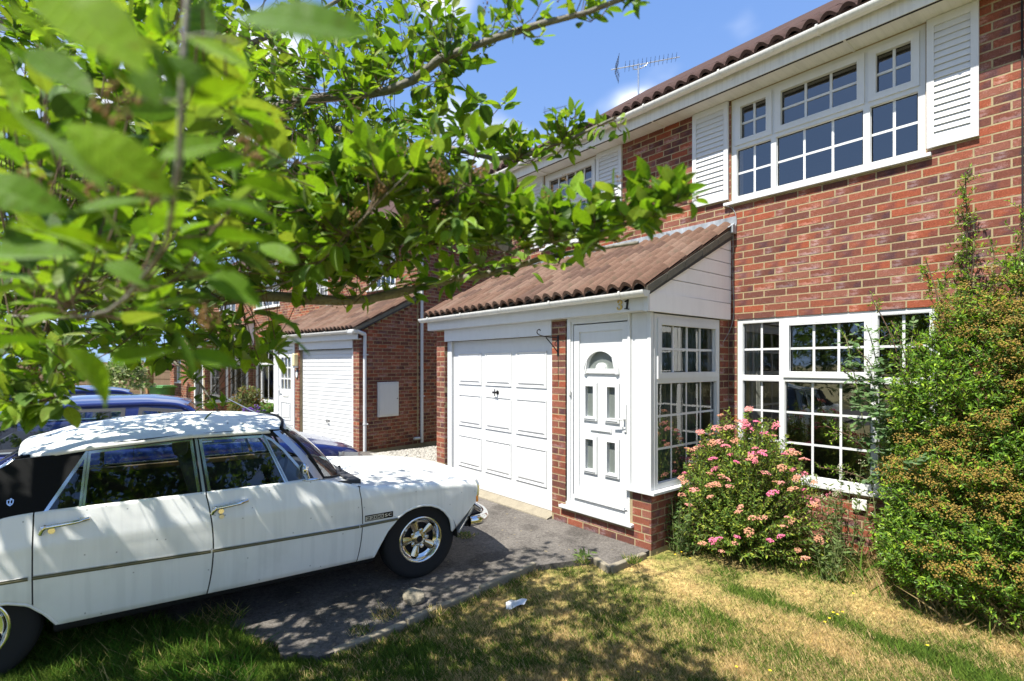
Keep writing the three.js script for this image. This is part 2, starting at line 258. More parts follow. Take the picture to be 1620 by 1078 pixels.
// ---------------------------------------------------------------- windows
function makeWindow(parent, m, spec, name = 'window') {   // in its own frame: x along the wall, y up, z out of it; origin at the lower left of the opening
  const o = new THREE.Group(); o.name = name; parent.add(o); o.applyMatrix4(m);
  const { w, h, cols, transom } = spec, F = 0.055, z0 = -0.075, z1 = 0.0, sum = cols.reduce((a, c) => a + c.w, 0);
  const lights = [], holes = []; let x = 0;
  cols.forEach((c, i) => {
    const cw = c.w / sum * w, a = x + (i ? F / 2 : F), b = x + cw - (i < cols.length - 1 ? F / 2 : F); x += cw;
    if (transom) { lights.push({ a, b, c: F, d: transom - F / 2, nx: c.nx, ny: c.low ?? spec.low, sash: c.sashLow }, { a, b, c: transom + F / 2, d: h - F, nx: c.nx, ny: c.top ?? spec.top, sash: c.sash }); } else lights.push({ a, b, c: F, d: h - F, nx: c.nx, ny: c.top ?? spec.top, sash: c.sash });
  });
  for (const l of lights) holes.push(rect(l.a, l.b, l.c, l.d));
  const fr = [extr(rect(0, w, 0, h), z0, z1, holes)];
  const bevel = (l, e, za, zb) => { const p = [[l.a, l.c], [l.b, l.c], [l.b, l.d], [l.a, l.d]], q = inset(p, e), g = []; for (let i = 0; i < 4; i++) { const j = (i + 1) % 4; g.push(...p[i], za, ...p[j], za, ...q[j], zb, ...p[i], za, ...q[j], zb, ...q[i], zb); } const b = new THREE.BufferGeometry(); b.setAttribute('position', new THREE.Float32BufferAttribute(g, 3)); return metric(b); };
  part('frame', merge(fr), M.upvc, o);
  for (const l of lights) {
    let e = 0.004, zf = -0.02;
    if (l.sash) {
      e = 0.048; const s = { a: l.a - 0.012, b: l.b + 0.012, c: l.c - 0.012, d: l.d + 0.012 };
      const ring = extr(rect(s.a, s.b, s.c, s.d), -0.03, 0.014, [rect(l.a + e, l.b - e, l.c + e, l.d - e)]);
      part('sash', merge([ring, bevel({ a: l.a + e - 0.014, b: l.b - e + 0.014, c: l.c + e - 0.014, d: l.d - e + 0.014 }, 0.016, 0.0155, -0.016)]), M.upvc, o);
      zf = -0.012;
    } else part('bead', bevel({ a: l.a - 0.008, b: l.b + 0.008, c: l.c - 0.008, d: l.d + 0.008 }, 0.014, 0.0015, -0.024), M.upvc, o);
    const A = l.a + e, B = l.b - e, C = l.c + e, D = l.d - e, bw = 0.011;
    for (let i = 1; i < l.nx; i++) { const u = lerp(A, B, i / l.nx); part('glazing_bar', box(u - bw, u + bw, C, D, -0.036, zf - 0.012), M.upvc, o); }
    for (let j = 1; j < l.ny; j++) { const v = lerp(C, D, j / l.ny); part('glazing_bar', box(A, B, v - bw, v + bw, -0.0362, zf - 0.0125), M.upvc, o); }
    for (let i = 0; i < l.nx; i++) for (let j = 0; j < l.ny; j++) {
      const g = new THREE.PlaneGeometry((B - A) / l.nx - 2 * bw, (D - C) / l.ny - 2 * bw); g.translate(lerp(A, B, (i + 0.5) / l.nx), lerp(C, D, (j + 0.5) / l.ny), -0.034);
      part('pane', metric(g), M.glass, o);
    }
    part('spacer', extr(rect(A - 0.004, B + 0.004, C - 0.004, D + 0.004), -0.06, -0.04, [rect(A, B, C, D)]), M.gap, o);
  }
  if (spec.sill !== false) part('sill', box(-0.075, w + 0.045, -0.035, 0.0, -0.08, 0.055, 0.006), M.white, o);
  return o;
}
function shutter(parent, x0, x1, y0, y1, z) {
  const o = new THREE.Group(); o.name = 'shutter'; o.position.set(x0, y0, z); parent.add(o);
  const w = x1 - x0, h = y1 - y0, s = 0.05, n = Math.round((h - 0.14) / 0.056);
  part('frame', extr(rect(0, w, 0, h), 0, 0.03, [rect(s, w - s, 0.07, h - 0.07)]), M.white, o);
  part('back', box(s - 0.005, w - s + 0.005, 0.06, h - 0.06, 0.001, 0.006), M.gap, o);
  const g = box(s - 0.004, w - s + 0.004, -0.031, 0.031, -0.004, 0.004, 0.002); g.rotateX(-0.24);
  for (let i = 0; i < n; i++) { const k = part('slat', g, M.white, o); k.position.set(0, 0.07 + (i + 0.5) * (h - 0.14) / n, 0.017); }
}

// ---------------------------------------------------------------- roof tiles, gutters
const tileGeo = (() => {
  const make = (seed) => {
    const W = 0.296, L = 0.43, N = 24, r = rng(seed), wob = (r() - 0.5) * 0.004;
    const hgt = (x) => { let y = -0.014 * Math.exp(-(((x - 0.148) / 0.009) ** 2)); for (const c of [0.074, 0.222]) { const d = (x - c) / 0.070; if (Math.abs(d) < 1) y = 0.052 * Math.pow(Math.cos(d * Math.PI / 2), 0.9); } return y + 0.003 * Math.sin(x * 20 + seed); };
    const top = grid(N, 2, (i, j) => [i / N * W, hgt(i / N * W) + 0.026 + wob * j, lerp(-L, 0, j / 2)], true);
    const front = grid(N, 1, (i, j) => [i / N * W, hgt(i / N * W) + (j ? 0.026 + wob * 2 : -0.010), 0], false);
    const side = box(0, 0.004, 0, 0.014, -L, 0), side2 = box(W - 0.004, W, 0, 0.014, -L, 0);
    return merge([top, front, side, side2]);
  };
  return [1, 2, 3, 4].map(make);
})();
function gutter(parent, x0, x1, y, z, brackets, r = 0.056, m = M.oldwhite) {   // y, z: the middle of its rim
  const o = new THREE.Group(); o.name = 'gutter'; parent.add(o);
  const a = [], b = []; for (let i = 0; i <= 14; i++) { const t = Math.PI * i / 14; a.push([Math.cos(t) * r, -Math.sin(t) * r * 1.05]); b.push([Math.cos(t) * (r - 0.004), -Math.sin(t) * (r - 0.004)]); }
  const prof = [...a, ...b.reverse()], g = extr(prof, 0, x1 - x0); g.applyMatrix4(M4(V(x0, y, z), V(0, 0, -1), V(0, 1, 0), V(1, 0, 0))); part('channel', g, m, o);
  for (const e of [x0, x1]) { const c = extr(a.map(([p, q]) => [p * 1.06, q * 1.06]), -0.012, 0.012); c.applyMatrix4(M4(V(e, y + 0.001, z), V(0, 0, -1), V(0, 1, 0), V(1, 0, 0))); part('end_cap', c, m, o); }
  for (const e of brackets) {
    const arc = [...a.map(([p, q]) => [p * 1.15, q * 1.16]), ...a.map(([p, q]) => [p * 1.01, q * 1.01]).reverse()], c = extr(arc, -0.011, 0.011); c.applyMatrix4(M4(V(e, y + 0.003, z), V(0, 0, -1), V(0, 1, 0), V(1, 0, 0)));
    part('bracket', merge([c, box(e - 0.011, e + 0.011, y - 0.05, y + 0.01, z - r - 0.018, z - r, 0.003), box(e - 0.011, e + 0.011, y + 0.001, y + 0.012, z + r - 0.004, z + r + 0.007, 0.003)]), m, o);
  }
  return o;
}
function downpipe(parent, x, z, y0, y1, clips, extra = []) {
  const o = new THREE.Group(); o.name = 'downpipe'; parent.add(o);
  part('pipe', merge([cyl(V(x, y0, z), V(x, y1, z), 0.034, 0.034, 14), ...extra]), M.white, o);
  for (const y of clips) part('clip', merge([cyl(V(x, y - 0.014, z), V(x, y + 0.014, z), 0.04, 0.04, 14), box(x - 0.06, x + 0.06, y - 0.01, y + 0.01, z - 0.045, z - 0.02, 0.004)]), M.white, o);
  return o;
}

// ---------------------------------------------------------------- the house with its garage and porch; s = 1, or -1 for the mirrored twin
const OVER = 0.29, ZM = -1.47;
async function house(root, s, H) {
  const X = (a) => s * a, B = (a, b, y0, y1, z0, z1, r) => box(X(a), X(b), y0, y1, z0, z1, r);
  const span = (a, b) => (s > 0 ? [a, b] : [-b, -a]);
  const side = (pts, a, b) => { const g = extr(pts.map(([z, y]) => [-z, y]), 0, Math.abs(b - a)); g.applyMatrix4(M4(V(Math.min(X(a), X(b)), 0, 0), V(0, 0, -1), V(0, 1, 0), V(1, 0, 0))); return g; };
  const front = { o: V(0, 0, 0), u: V(1, 0, 0), n: V(0, 0, 1) }, main = { o: V(0, 0, ZM), u: V(1, 0, 0), n: V(0, 0, 1) };
  const W = H.width, upper = [[3.831, 5.566, 3.565, 4.70], [0.80, 1.876, 3.565, 4.70]], lower = [[3.90, 5.646, 0.575, 2.258]];
  // the masonry: mortar faces 7 mm behind the bricks
  const holes = [...upper, ...lower].map(([a, b, c, d]) => { const [p, q] = span(a, b); return rect(p, q, c, d); });
  const [w0, w1] = span(0.003, W), back = -9.3, roofY = (z) => 2.44 + (0.07 - z) * 0.5;
  const shell = [
    extr(rect(w0, w1, -0.3, 4.78), ZM - 0.28, ZM - 0.0016, holes),
    B(0.003, 0.28, -0.3, 4.8, back, ZM - 0.281), B(W - 0.28, W, -0.3, 4.8, back, ZM - 0.281), B(0.28, W - 0.28, -0.3, 4.8, back - 0.28, back),
    B(0.003, 0.215, -0.3, 2.27, -0.21, -0.0016), B(2.474 + 0.001, 2.6855, -0.3, 2.27, -0.21, -0.0016), B(0.003, 0.105, -0.3, 2.4, ZM, -0.211),
    B(2.686, 3.56, -0.3, 0.168, -0.2, -0.0016), B(3.562, 3.803, -0.3, 0.528, -0.2, -0.0016), B(3.70, 3.803, -0.3, 0.528, ZM, -0.201), B(3.70, 3.803, 0.529, 2.3, ZM, -1.266),
  ];
  const gz = [[ZM - 0.29, 4.8], [back, 4.8], [(ZM + back) / 2, 7.5]];
  for (const a of [0.003, W - 0.28]) shell.push(side(gz, a, a + 0.27));
  const pent = [[-0.0, 2.40], [ZM, 2.40], [ZM, 3.19]];
  shell.push(side([...pent].map(([z, y]) => [z, y]), 0.003, 0.10));
  const wall = part('wall', merge(shell), M.mortar, root);
  const bk = new Bricks(root, H.seed);
  const hol = [...upper, ...lower].map(([a, b, c, d]) => { const [p, q] = span(a, b); return [p - 0.004, q + 0.004, c - 0.03, d]; });
  const porch = (y) => (y < 3.3 ? [...span(-0.2, 3.79), -1, 9] : null);
  bk.field(main, ...span(H.west ?? 0, Math.min(W, H.east ?? W)), H.low ?? 0, 4.71, [...hol, porch], s > 0 ? 0.03 : 0);
  bk.pier(front, ...[span(0, 0.2155)[0]], 0, 2.27); bk.pier(front, span(2.472, 2.6875)[0], 0.15, 2.27, 1);
  const reveal = { o: V(X(0.2155), 0, 0), u: V(0, 0, -s), n: V(s, 0, 0) };
  for (let j = 0; j * GA < 2.2; j++) bk.one(s > 0 ? reveal : { ...reveal, o: V(X(0.2155), 0, -0.0), u: V(0, 0, 1) }, s > 0 ? 0.006 : -0.108, j * GA, 0.1025);
  bk.field(front, ...span(2.472, 3.806), 0, 0.16, [], 0.02);
  bk.pier(front, span(3.5905, 3.806)[0], 0.15, 0.50, 1);
  const inner = { o: V(X(3.806), 0, 0), u: V(0, 0, -s), n: V(s, 0, 0) }, outer = { o: V(0, 0, 0), u: V(0, 0, s), n: V(-s, 0, 0) };
  if (s > 0) { bk.field(inner, 0, 1.455, 0, 0.525); bk.field(inner, 1.27, 1.455, 0.6, 2.25); } else {
    // the gable that the neighbour shows: porch flank under its sloping roof, then the house flank
    bk.field(outer, 0.005, 1.47, 0, 3.2, [(y) => (y > 2.36 ? [-0.1, (y + 0.05 - 2.42) / 0.5, -1, 9] : null)]);
    bk.field(outer, 1.50, 7.6, 0, 4.75, [], 0.05);
  }
  bk.build(wall, H.most, H.ok);
  part('floor', merge([B(0.28, W - 0.28, -0.28, 0.06, back, ZM - 0.28), B(0.11, 3.69, -0.28, 0.05, ZM, -0.22), B(0.28, W - 0.28, 2.42, 2.62, back, ZM - 0.281)]), M.concrete, root);
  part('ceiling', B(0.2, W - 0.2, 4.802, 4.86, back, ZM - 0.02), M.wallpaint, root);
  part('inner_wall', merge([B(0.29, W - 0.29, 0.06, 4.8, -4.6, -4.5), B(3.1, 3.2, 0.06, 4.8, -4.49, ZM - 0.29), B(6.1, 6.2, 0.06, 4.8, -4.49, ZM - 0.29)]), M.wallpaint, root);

  // windows
  const winM = (a, b, y, z = ZM) => new THREE.Matrix4().makeTranslation(span(a, b)[0], y, z - 0.012);
  const order = (c) => (s > 0 ? c : [...c].reverse());
  makeWindow(root, winM(3.831, 5.566, 3.565), { w: 1.735, h: 1.135, transom: 0.6, top: 2, low: 2, cols: order([{ w: 0.455, nx: 2, sash: 1 }, { w: 0.84, nx: 3, sash: 1 }, { w: 0.44, nx: 2, sash: 1 }]) });
  makeWindow(root, winM(0.80, 1.876, 3.565), { w: 1.076, h: 1.135, transom: 0.6, top: 2, low: 2, cols: [{ w: 1, nx: 5, sash: 1 }] });
  const lw = makeWindow(root, winM(3.90, 5.646, 0.575), { w: 1.746, h: 1.683, transom: 1.03, top: 2, low: 3, cols: order([{ w: 0.47, nx: 2 }, { w: 0.816, nx: 3, sash: 1 }, { w: 0.46, nx: 2 }]) });
  const pm = s > 0 ? M4(V(3.80, 0.56, -0.06), V(0, 0, -1), V(0, 1, 0), V(1, 0, 0)) : M4(V(X(3.80), 0.56, -1.265), V(0, 0, 1), V(0, 1, 0), V(-1, 0, 0));
  makeWindow(root, pm, { w: 1.205, h: 1.68, transom: 1.04, top: 2, low: 3, sill: false, cols: [{ w: 1, nx: 4, sash: 1 }] }, 'side_window');
  const cur = (x0, x1, y0, y1, z, m, n = 9) => part('curtain', grid(n * 4, 1, (i, j) => [lerp(x0, x1, i / (n * 4)), lerp(y0, y1, j), z + 0.018 * Math.sin(i * Math.PI / 2)]), m, root);
  cur(...span(3.86, 4.0), 0.62, 2.25, ZM - 0.33, M.curtain, 3);
  cur(...span(5.52, 5.7), 0.62, 2.25, ZM - 0.33, M.curtain, 4);
  const cz = [lerp(-0.1, -1.24, 0), -1.24]; part('curtain', grid(72, 1, (i, j) => [X(3.62) + 0.016 * Math.sin(i * 1.57), lerp(0.56, 2.2, j), lerp(cz[0], cz[1], i / 72)]), M.greencurtain, root);
  if (H.shutters) for (const [a, b] of [[3.368, 3.806], [5.579, 5.915], [1.885, 2.32], [0.355, 0.79]]) shutter(root, a, b, 3.603, 4.70, ZM + 0.002);

  // eaves of the main roof
  const ze = ZM + OVER;
  const soffit = (a, b) => part('soffit', B(a, b, 4.705, 4.722, ZM + 0.002, ze - 0.012), M.oldwhite, root);
  soffit(-0.1, H.eave ?? W);
  part('soffit_vent', B(-0.1, H.eave ?? W, 4.700, 4.7045, ze - 0.052, ze - 0.016), M.dark, root);
  for (let x = 0.9; x < (H.eave ?? W); x += 2.06) part('soffit_joint', B(x, x + 0.02, 4.697, 4.7045, ZM + 0.004, ze - 0.002), M.oldwhite, root);
  const fas = part('fascia', B(-0.12, H.eave ?? W, 4.692, 4.86, ze - 0.011, ze, 0.004), M.oldwhite, root);
  for (let x = 0.35; x < (H.eave ?? W); x += 0.52) for (const y of [4.735, 4.775]) part('nail', cyl(V(X(x), y, ze - 0.002), V(X(x), y, ze + 0.003), 0.006, 0.006, 6), M.steel, fas);
  gutter(root, ...span(-0.16, H.eave ?? W), 4.862, ze + 0.066, Array.from({ length: Math.floor((H.eave ?? W) / 0.95) + 1 }, (_, i) => X(0.10 + i * 0.95)));
  const slope = Math.atan2(7.72 - 4.93, (ZM - back) / 2 + 0.3), mid = (ZM + back) / 2, len = ((ZM - back) / 2 + 0.36) / Math.cos(slope);
  const roof = part('roof', merge([-1, 1].map((d) => { const g = box(X(-0.12), X(W + 0.1), -0.05, 0, -0.002, len); if (d < 0) g.rotateY(Math.PI).translate(X(W - 0.02), 0, 0); g.rotateX(d * slope); g.translate(0, 7.74, mid); return g; })), M.darktile, root);
  { const n = Math.floor((W + 0.2) / 0.302), g = tileGeo.map((t) => t.clone().rotateX(slope));
    for (let row = 0; row < 2; row++) for (let i = 0; i < n; i++) { const k = part('tile', g[(i * 7 + row) % 4], M.darktile, roof); k.position.set((s > 0 ? -0.12 : -W - 0.1) + i * 0.302, 4.888 + row * 0.33 * Math.sin(slope), ze + 0.075 - row * 0.33 * Math.cos(slope)); } }

  // porch roof: five courses of double-roll tiles, verge, lead flashing
  const pitch = 0.462, gauge = 0.342, pr = part('porch_roof', side([[0.14, 2.432], [ZM + 0.005, 3.215], [ZM + 0.005, 3.16], [0.10, 2.40]], -0.07, 3.86), M.gap, root);
  { const tg = tileGeo.map((t) => t.clone().rotateX(pitch + 0.045)), r = rng(H.seed + 5), n = 13;
    for (let row = 0; row < 5; row++) for (let i = 0; i < n; i++) { const k = part('tile', tg[Math.floor(r() * 4)], M.tile[Math.floor(r() * 4)], pr); const x = -0.085 + i * 0.3045; k.position.set(s > 0 ? x : -x - 0.3045, 2.462 + row * gauge * Math.sin(pitch) + (r() - 0.5) * 0.004, 0.165 - row * gauge * Math.cos(pitch) + (r() - 0.5) * 0.006); k.rotation.y = (r() - 0.5) * 0.008; } }
  const vr = rng(H.seed + 9);
  const verge = (a) => { for (let i = 0; i < 5; i++) { const z0 = 0.15 - i * 0.318, z1 = z0 - 0.312, y = (z) => 2.455 + (0.16 - z) * 0.4975; part('verge_mortar', side([[z0, y(z0) - 0.055 - vr() * 0.012], [z1, y(z1) - 0.05 - vr() * 0.012], [z1, y(z1) + 0.012], [z0, y(z0) + 0.014]], a, a + 0.035), M.verge, pr); } };
  verge(3.835); verge(-0.075);
  part('lead_flashing', merge([B(-0.1, 3.89, 3.215, 3.40, ZM + 0.001, ZM + 0.009, 0.002), (() => { const g = B(-0.1, 3.88, 0, 0.006, 0, 0.15); g.rotateX(pitch); g.translate(0, 3.318, ZM + 0.01); return g; })(), B(3.86, 3.895, 3.20, 3.30, ZM, ZM + 0.09, 0.01)]), M.lead, root);

  // gable boards of the porch flank, fascias, header
  { const under = (z) => 2.44 + (0.085 - z) * 0.4975 - 0.02, ys = [2.432, 2.582, 2.729, 2.876, 3.022, 3.22];
    for (let i = 0; i < 5; i++) { const y0 = ys[i] + 0.004, y1 = ys[i + 1] - 0.004, zl = 0.085 - (y0 + 0.02 - 2.44) / 0.4975, zu = 0.085 - (y1 + 0.02 - 2.44) / 0.4975; const z0 = Math.min(zl, 0.03), pts = zu > ZM + 0.02 ? [[z0, y0], [ZM + 0.004, y0], [ZM + 0.004, y1], [Math.min(zu, 0.03), y1]] : [[z0, y0], [ZM + 0.004, y0], [ZM + 0.004, under(ZM)]]; part('cladding_board', side(pts, 3.807, 3.829), M.clad, root); }
    part('gable_lining', side([[0.0, 2.42], [ZM + 0.004, 2.42], [ZM + 0.004, 3.2]], 3.795, 3.8065), M.gap, root); }
  part('side_fascia', side([[0.10, 2.252], [ZM + 0.035, 2.252], [ZM + 0.035, 2.426], [0.10, 2.436]], 3.812, 3.842), M.clad, root);
  part('fascia', B(-0.10, 3.811, 2.258, 2.438, 0.085, 0.1, 0.004), M.white, root);
  part('corner_trim', merge([B(3.79, 3.846, 2.246, 2.445, 0.07, 0.105, 0.008)]), M.upvc, root);
  part('porch_soffit', merge([B(-0.09, 3.81, 2.256, 2.268, 0.0, 0.085), B(0.1, 3.79, 2.285, 2.30, ZM, 0)]), M.white, root);
  gutter(root, ...span(-0.15, H.gutterEnd ?? 3.86), 2.432, 0.168, [0.10, 0.95, 1.80, 2.65, 3.60].map(X), 0.054);
  part('header_board', merge([B(0.23, 2.473, 2.086, 2.256, -0.02, 0.012, 0.004)]), M.white, root);
  for (const [x, y] of [[0.42, 2.21], [0.42, 2.15], [1.05, 2.2], [1.05, 2.14], [1.9, 2.2], [1.9, 2.14]]) part('nail', cyl(V(X(x), y, 0.008), V(X(x), y, 0.016), 0.006, 0.006, 6), M.steel, root);
  part('garage_frame', merge([B(0.226, 0.338, 0.02, 2.085, -0.09, -0.045, 0.005), B(2.43, 2.474, 0.02, 2.085, -0.12, -0.08)]), M.white, root);

  // garage door
  const gd = new THREE.Group(); gd.name = 'garage_door'; root.add(gd); const gx = -0.085;
  if (!H.ribbed) {
    part('leaf', B(0.338, 2.47, 0.055, 2.083, gx - 0.03, gx), M.white, gd);
    const xs = [[0.47, 1.02], [1.105, 1.655], [1.745, 2.305]], ys = [[0.305, 0.75], [0.885, 1.33], [1.468, 1.915]];
    for (const [a, b] of xs) for (const [c, d] of ys) {
      const P = (e, z) => [[a + e, c + e, z], [b - e, c + e, z], [b - e, d - e, z], [a + e, d - e, z]], rings = [P(0, gx + 0.001), P(0.004, gx + 0.011), P(0.014, gx + 0.011), P(0.03, gx + 0.0015), P(0.036, gx + 0.0015), P(0.055, gx + 0.013)], pos = [];
      for (let k = 0; k + 1 < rings.length; k++) for (let i = 0; i < 4; i++) { const j = (i + 1) % 4, p = rings[k], q = rings[k + 1]; pos.push(...p[i], ...p[j], ...q[j], ...p[i], ...q[j], ...q[i]); }
      const q = rings.at(-1); pos.push(...q[0], ...q[1], ...q[2], ...q[0], ...q[2], ...q[3]); for (let i = 0; i < pos.length; i += 3) pos[i] *= s;
      const g = new THREE.BufferGeometry(); g.setAttribute('position', new THREE.Float32BufferAttribute(pos, 3)); part('door_panel', metric(g), M.white, gd);
    }
  } else {
    const n = 22; for (let i = 0; i < n; i++) { const y0 = lerp(0.06, 2.07, i / n), y1 = lerp(0.06, 2.07, (i + 1) / n), g = extr([[gx - 0.02, y0], [gx - 0.02, y1], [gx - 0.004, y1], [gx - 0.004, y1 - 0.012], [gx + 0.006, y1 - 0.022], [gx + 0.006, y0 + 0.010], [gx - 0.004, y0]], 0, 2.132); g.applyMatrix4(M4(V(span(0.338, 2.47)[0], 0, 0), V(0, 0, 1), V(0, 1, 0), V(-1, 0, 0))).translate(2.132, 0, 0); part('door_slat', g, M.white, gd); }
  }
  const hy = H.ribbed ? 0.52 : 1.388, hx = X(H.ribbed ? 1.30 : 1.372);
  part('door_handle', merge([cyl(V(hx, hy, gx), V(hx, hy, gx + 0.05), 0.013, 0.011), cyl(V(hx, hy, gx + 0.002), V(hx, hy, gx + 0.008), 0.028, 0.026, 14), box(hx - 0.052, hx + 0.022, hy - 0.014, hy + 0.012, gx + 0.04, gx + 0.055, 0.006), box(hx - 0.008, hx + 0.008, hy - 0.05, hy + 0.045, gx + 0.045, gx + 0.056, 0.005)]), M.iron, gd);
  part('threshold', (() => { const g = extr([[-0.115, -0.05], [-0.115, 0.052], [-0.06, 0.05], [0.075, 0.012], [0.09, -0.05]].map(([z, y]) => [-z, y]), 0, 2.24); g.applyMatrix4(M4(V(span(0.232, 2.472)[0], 0, 0), V(0, 0, -1), V(0, 1, 0), V(1, 0, 0))); return g; })(), M.concrete, root);

  // front door: frame, leaf, glazed openings with raised mouldings
  part('door_frame', merge([extr(rect(...span(2.711, 3.566), 0.17, 2.268), -0.075, -0.008, [rect(...span(2.795, 3.55 - 0.006), 0.30, 2.19)]), extr(rect(...span(2.715, 3.562), 0.19, 2.262), -0.0085, 0.004, [rect(...span(2.765, 3.535), 0.26, 2.215)])]), M.upvc, root);
  const fd = new THREE.Group(); fd.name = 'front_door'; root.add(fd);
  const arch = (cx, y0, r, n = 18) => Array.from({ length: n + 1 }, (_, i) => [cx + r * Math.cos(Math.PI * i / n), y0 + r * Math.sin(Math.PI * i / n)]);
  if (!H.ribbed) {
    const cx = X(3.183), openings = [[2.983, 3.09, 1.205, 1.525], [3.275, 3.38, 1.205, 1.525], [2.983, 3.09, 0.65, 0.965], [3.275, 3.38, 0.65, 0.965]].map(([a, b, c, d]) => [...span(a, b), c, d]);
    const fan = [...arch(cx, 1.71, 0.19), ...arch(cx, 1.71, 0.062).reverse()];
    part('leaf', extr(rect(...span(2.805, 3.535), 0.315, 2.18), -0.065, -0.022, [...openings.map((q) => rect(...q)), fan]), M.upvc, fd);
    part('leaf_edge', extr(rect(...span(2.808, 3.532), 0.318, 2.177), -0.0218, -0.008, [rect(...span(2.885, 3.462), 0.43, 2.10)]), M.upvc, fd);
    for (const [a, b, c, d] of openings) {
      part('moulding', merge([extr(rect(a - 0.042, b + 0.042, c - 0.042, d + 0.036), -0.0215, -0.004, [rect(a - 0.006, b + 0.006, c - 0.006, d + 0.006)]), extr(rect(a - 0.024, b + 0.024, c - 0.024, d + 0.02), -0.0041, 0.004, [rect(a, b, c, d)])]), M.upvc, fd);
      const g = new THREE.PlaneGeometry(b - a, d - c); g.translate((a + b) / 2, (c + d) / 2, -0.04); part('glass', metric(g), M.frost, fd);
    }
    const ring = (r1, r0, z0, z1) => extr([...arch(cx, 1.668, r1), [cx - r1, 1.655], [cx - r0 - 0.0, 1.655], ...arch(cx, 1.71, r0).reverse(), [cx + r0, 1.655], [cx + r1, 1.655]], z0, z1);
    part('moulding', merge([ring(0.236, 0.19, -0.0215, -0.002), ring(0.222, 0.198, -0.0021, 0.006), extr([...arch(cx, 1.71, 0.062), [cx - 0.062, 1.655], [cx - 0.19, 1.655], [cx - 0.19, 1.709], [cx - 0.19, 1.71], [cx - 0.062, 1.71 - 0.0], ].slice(0, 19).concat([[cx - 0.19, 1.71], [cx - 0.19, 1.662], [cx + 0.19, 1.662], [cx + 0.19, 1.71]]), -0.0213, -0.0016)]), M.upvc, fd);
    { const g = new THREE.ShapeGeometry(new THREE.Shape(arch(cx, 1.709, 0.195).map((p) => new THREE.Vector2(...p)))); g.translate(0, 0, -0.04); part('glass', metric(g), M.frost, fd); }
    part('letterbox', merge([B(3.035, 3.322, 1.052, 1.106, -0.022, -0.012, 0.004), B(3.05, 3.308, 1.062, 1.097, -0.013, -0.006, 0.004)]), M.upvc, fd);
    part('door_handle', merge([B(3.488, 3.516, 1.085, 1.36, -0.009, 0.006, 0.004), cyl(V(X(3.502), 1.215, 0.0), V(X(3.502), 1.215, 0.05), 0.011), cyl(V(X(3.506), 1.215, 0.046), V(X(3.36), 1.21, 0.05), 0.010, 0.008), cyl(V(X(3.502), 1.13, 0.004), V(X(3.502), 1.13, 0.014), 0.012)]), M.upvc, fd);
    part('drip_bar', merge([B(2.815, 3.50, 0.31, 0.35, -0.02, 0.014, 0.006)]), M.upvc, fd);
    part('bell_push', merge([B(2.752, 2.775, 1.415, 1.475, 0.003, 0.02, 0.005), cyl(V(X(2.763), 1.445, 0.018), V(X(2.763), 1.445, 0.024), 0.007)]), M.oldwhite, root);
  } else {
    const ops = []; for (let i = 0; i < 3; i++) for (let j = 0; j < 3; j++) ops.push([...span(2.92 + i * 0.172, 3.06 + i * 0.172), 1.16 + j * 0.265, 1.395 + j * 0.265]);
    part('leaf', extr(rect(...span(2.805, 3.535), 0.315, 2.18), -0.065, -0.01, ops.map((q) => rect(...q))), M.upvc, fd);
    for (const [a, b, c, d] of ops) { const g = new THREE.PlaneGeometry(b - a, d - c); g.translate((a + b) / 2, (c + d) / 2, -0.03); part('glass', metric(g), M.glass, fd); }
    part('door_panel', merge([extr(rect(...span(2.93, 3.41), 0.42, 0.86), -0.0095, 0.004, [rect(...span(2.955, 3.385), 0.445, 0.835)]), B(2.99, 3.35, 0.48, 0.8, -0.0099, 0.003, 0.004)]), M.upvc, fd);
    part('letterbox', B(3.03, 3.31, 0.98, 1.03, -0.0099, 0.004, 0.004), M.oldwhite, fd);
    part('door_handle', merge([B(3.47, 3.50, 1.0, 1.25, -0.0099, 0.006, 0.004), cyl(V(X(3.485), 1.13, 0.0), V(X(3.485), 1.13, 0.05), 0.010), cyl(V(X(3.485), 1.13, 0.046), V(X(3.36), 1.13, 0.05), 0.009)]), M.upvc, fd);
  }
  part('door_step', merge([B(2.625, 3.61, 0.172, 0.205, -0.08, 0.05, 0.008), B(2.63, 3.605, 0.185, 0.24, -0.079, -0.006, 0.01)]), M.white, root);
  part('infill_panel', merge([B(3.568, 3.752, 0.556, 2.257, -0.05, -0.012, 0.003), B(3.60, 3.75, 0.24, 0.53, -0.05, -0.011)]), M.white, root);
  part('corner_post', merge([B(3.753, 3.797, 0.556, 2.255, -0.058, -0.006, 0.008)]), M.upvc, root);
  part('window_ledge', merge([B(3.515, 3.806, 0.53, 0.555, -0.06, 0.05, 0.005), B(3.72, 3.868, 0.529, 0.556, -1.275, 0.048, 0.005)]), M.white, root);
  return { wall, fd, X, B, span, side };
}
// ---------------------------------------------------------------- cars
const table = (t) => (x) => { if (x <= t[0][0]) return t[0][1]; for (let i = 1; i < t.length; i++) if (x <= t[i][0]) return lerp(t[i - 1][1], t[i][1], (x - t[i - 1][0]) / (t[i][0] - t[i - 1][0])); return t.at(-1)[1]; };
const smooth = (t) => { const f = table(t), h = 0.045; return (x) => (f(x - h) + f(x + h) + 2 * f(x)) / 4; };
function remap(g, f) {   // (x, y, z) -> f, winding turned, faces flat or smooth
  const p = g.attributes.position; for (let i = 0; i < p.count; i++) { const q = f(p.getX(i), p.getY(i), p.getZ(i)); p.setXYZ(i, ...q); }
  const a = p.array; for (let t = 0; t < a.length; t += 9) for (let c = 0; c < 3; c++) { const x = a[t + 3 + c]; a[t + 3 + c] = a[t + 6 + c]; a[t + 6 + c] = x; }
  g.computeVertexNormals(); return metric(g);
}
